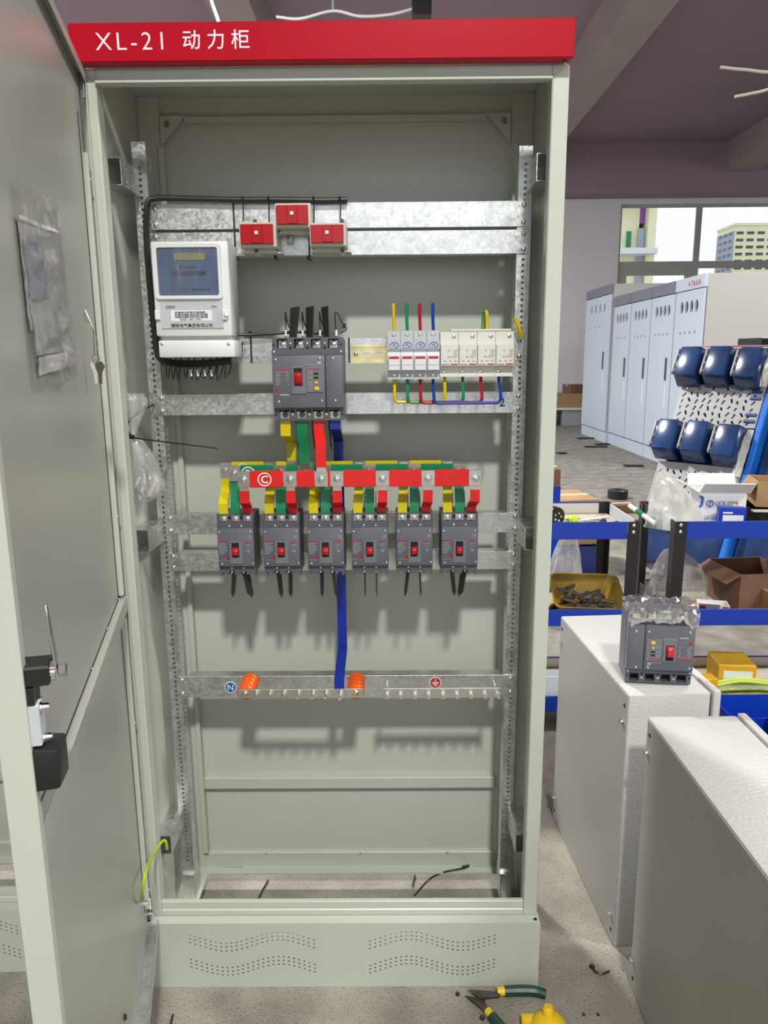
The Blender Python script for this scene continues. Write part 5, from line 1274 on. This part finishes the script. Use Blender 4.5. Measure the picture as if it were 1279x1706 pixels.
bag('wrap_sheet', None, BAG, [(q.x - .10, 1.045, B3 + .045), (q.x, 1.045, B3 + .055), (q.x + .12, 1.045, B3 + .05), (q.x + .25, 1.045, B3 + .04)], lambda v: .040, .3, t, 4)
p = S(1235, 1190, .92)
t, _ = tray('blue_bin', 'bright blue bin on the floor in front of the right rack', p.x - .09, p.x + .30, .80, .97, 0, .17, BRIGHTBIN, .02)
t, _ = tray('blue_bin', 'second bright blue bin beside the grey enclosures', p.x + .0, p.x + .34, .58, .78, 0, .20, BRIGHTBIN, .02)

# ================================================================== small things on the floor
t = thing('pliers', 'crimping pliers with dark green grips lying open on the floor', 'pliers', flr(835, 1660))
pv = flr(808, 1662, .012)
def F(px, py, z=.011): return flr(px, py, z)
def hdl(nm, pts, r, m): MB().tube(pts, r, 10).build(nm, m, t)
MB().hexa([F(780, 1648, .006), F(832, 1652, .006), F(834, 1660, .006), F(800, 1664, .006), F(780, 1648, .014), F(832, 1652, .014), F(834, 1660, .014), F(800, 1664, .014)], .001).build('jaw', DARKSTEEL, t)
MB().hexa([F(774, 1658, .004), F(806, 1664, .004), F(816, 1690, .004), F(806, 1684, .004), F(774, 1658, .010), F(806, 1664, .010), F(816, 1690, .010), F(806, 1684, .010)], .001).build('jaw', DARKSTEEL, t)
MB().lathe([(.007, 0), (.007, .004), (.004, .005), (0, .005)], F(806, 1660, .013), (0, 0, 1), 12).build('pivot', DARKSTEEL, t)
hdl('grip_collar', [F(828, 1652), F(842, 1651)], .0085, YBTN); hdl('grip', [F(840, 1651), F(865, 1650), F(890, 1651), F(909, 1656)], lambda u: .0105 - .002 * abs(u - .4), PLIERG)
hdl('grip_collar', [F(812, 1684, .009), F(820, 1694, .009)], .0080, YBTN); hdl('grip', [F(819, 1693, .010), F(830, 1706, .010), F(842, 1722, .010), F(850, 1745, .010)], .0100, PLIERG)
p = flr(905, 1705)
t = thing('yellow_float', 'bright yellow moulded plastic piece on the floor at the picture bottom', 'plastic part', p)
MB().lathe([(0, 0), (.032, .001), (.036, .012), (.030, .026), (.018, .034), (.012, .036), (.011, .048), (.008, .052), (0, .053)], p + Vector((.006, -.02, .0)), (-.02, .18, 1), 18).build('body', YBTN, t)
MB().obox(p + Vector((-.03, -.005, .012)), (.03, .02, .018), None, .005, 2).build('lug', YBTN, t)
t = thing('tie_offcut', 'curved black cable tie offcut beside the front enclosure', 'cable tie', flr(1000, 1616))
MB().tube([F(986, 1611, .004), F(992, 1619, .004), F(1003, 1622, .004), F(1015, 1618, .004)], .0022, 6).build('strap', BLACK, t); MB().dome(flr(986, 1611, .001), (0, 0, 1), .006, .006).build('head', BLACK, t)
for k, (px, py, s_) in enumerate(((762, 1657, .006), (803, 1697, .007), (972, 1691, .004), (996, 1691, .004))):
    tag(MB().dome(flr(px, py), (0, 0, 1), s_ * .8, s_, 6).build('floor_crumb', RUBBER), ['dark crumb left of the plier jaws', 'dark crumb below the plier jaws', 'left of two dark specks right of the yellow cap', 'right of two dark specks right of the yellow cap'][k], 'crumb')
tag(MB().tube([F(288, 1690, .004), F(285, 1706, .004), F(284, 1730, .004)], .002, 6).build('wire_offcut', RUBBER), 'black wire offcut on the floor near the door bottom', 'wire')
t = thing('wire_offcut', 'long curved black wire end lying over the cabinet floor ring', 'wire', flr(735, 1470, .0))
MB().tube([flr(780, 1443, .054), flr(768, 1447, .056), flr(740, 1453, .05), flr(715, 1465, .02), flr(690, 1492, .004)], .0022, 7).build('wire', RUBBER, t); MB().obox(flr(776, 1443, .055), (.018, .005, .005), Matrix.Rotation(.2, 3, 'Z'), .001).build('end', BLACK, t)
tag(MB().tube([flr(447, 1466, .004), flr(440, 1478, .004), flr(428, 1502, .004)], .0020, 6).build('wire_offcut', RUBBER), 'short black wire on the floor inside the cabinet opening', 'wire')
tag(MB().tube([flr(691, 1458, .004), flr(687, 1476, .004)], .002, 6).build('wire_offcut', PLIERG), 'tiny dark green wire bit inside the cabinet opening', 'wire')
tag(MB().tube([flr(833, 1484, .004), flr(829, 1500, .004)], .002, 6).build('wire_offcut', RUBBER), 'black wire tip at the right corner of the cabinet opening', 'wire')
def washer(px, py, lab):
    c = flr(px, py, .0505); tag(MB().plate(circ(c.x, c.y, .0080, 16), [circ(c.x, c.y, .0042, 12)], .0502, .0518, XY).build('washer', STEEL), lab, 'washer')
washer(769, 1440, 'steel washer lying at the back of the cabinet floor ring')
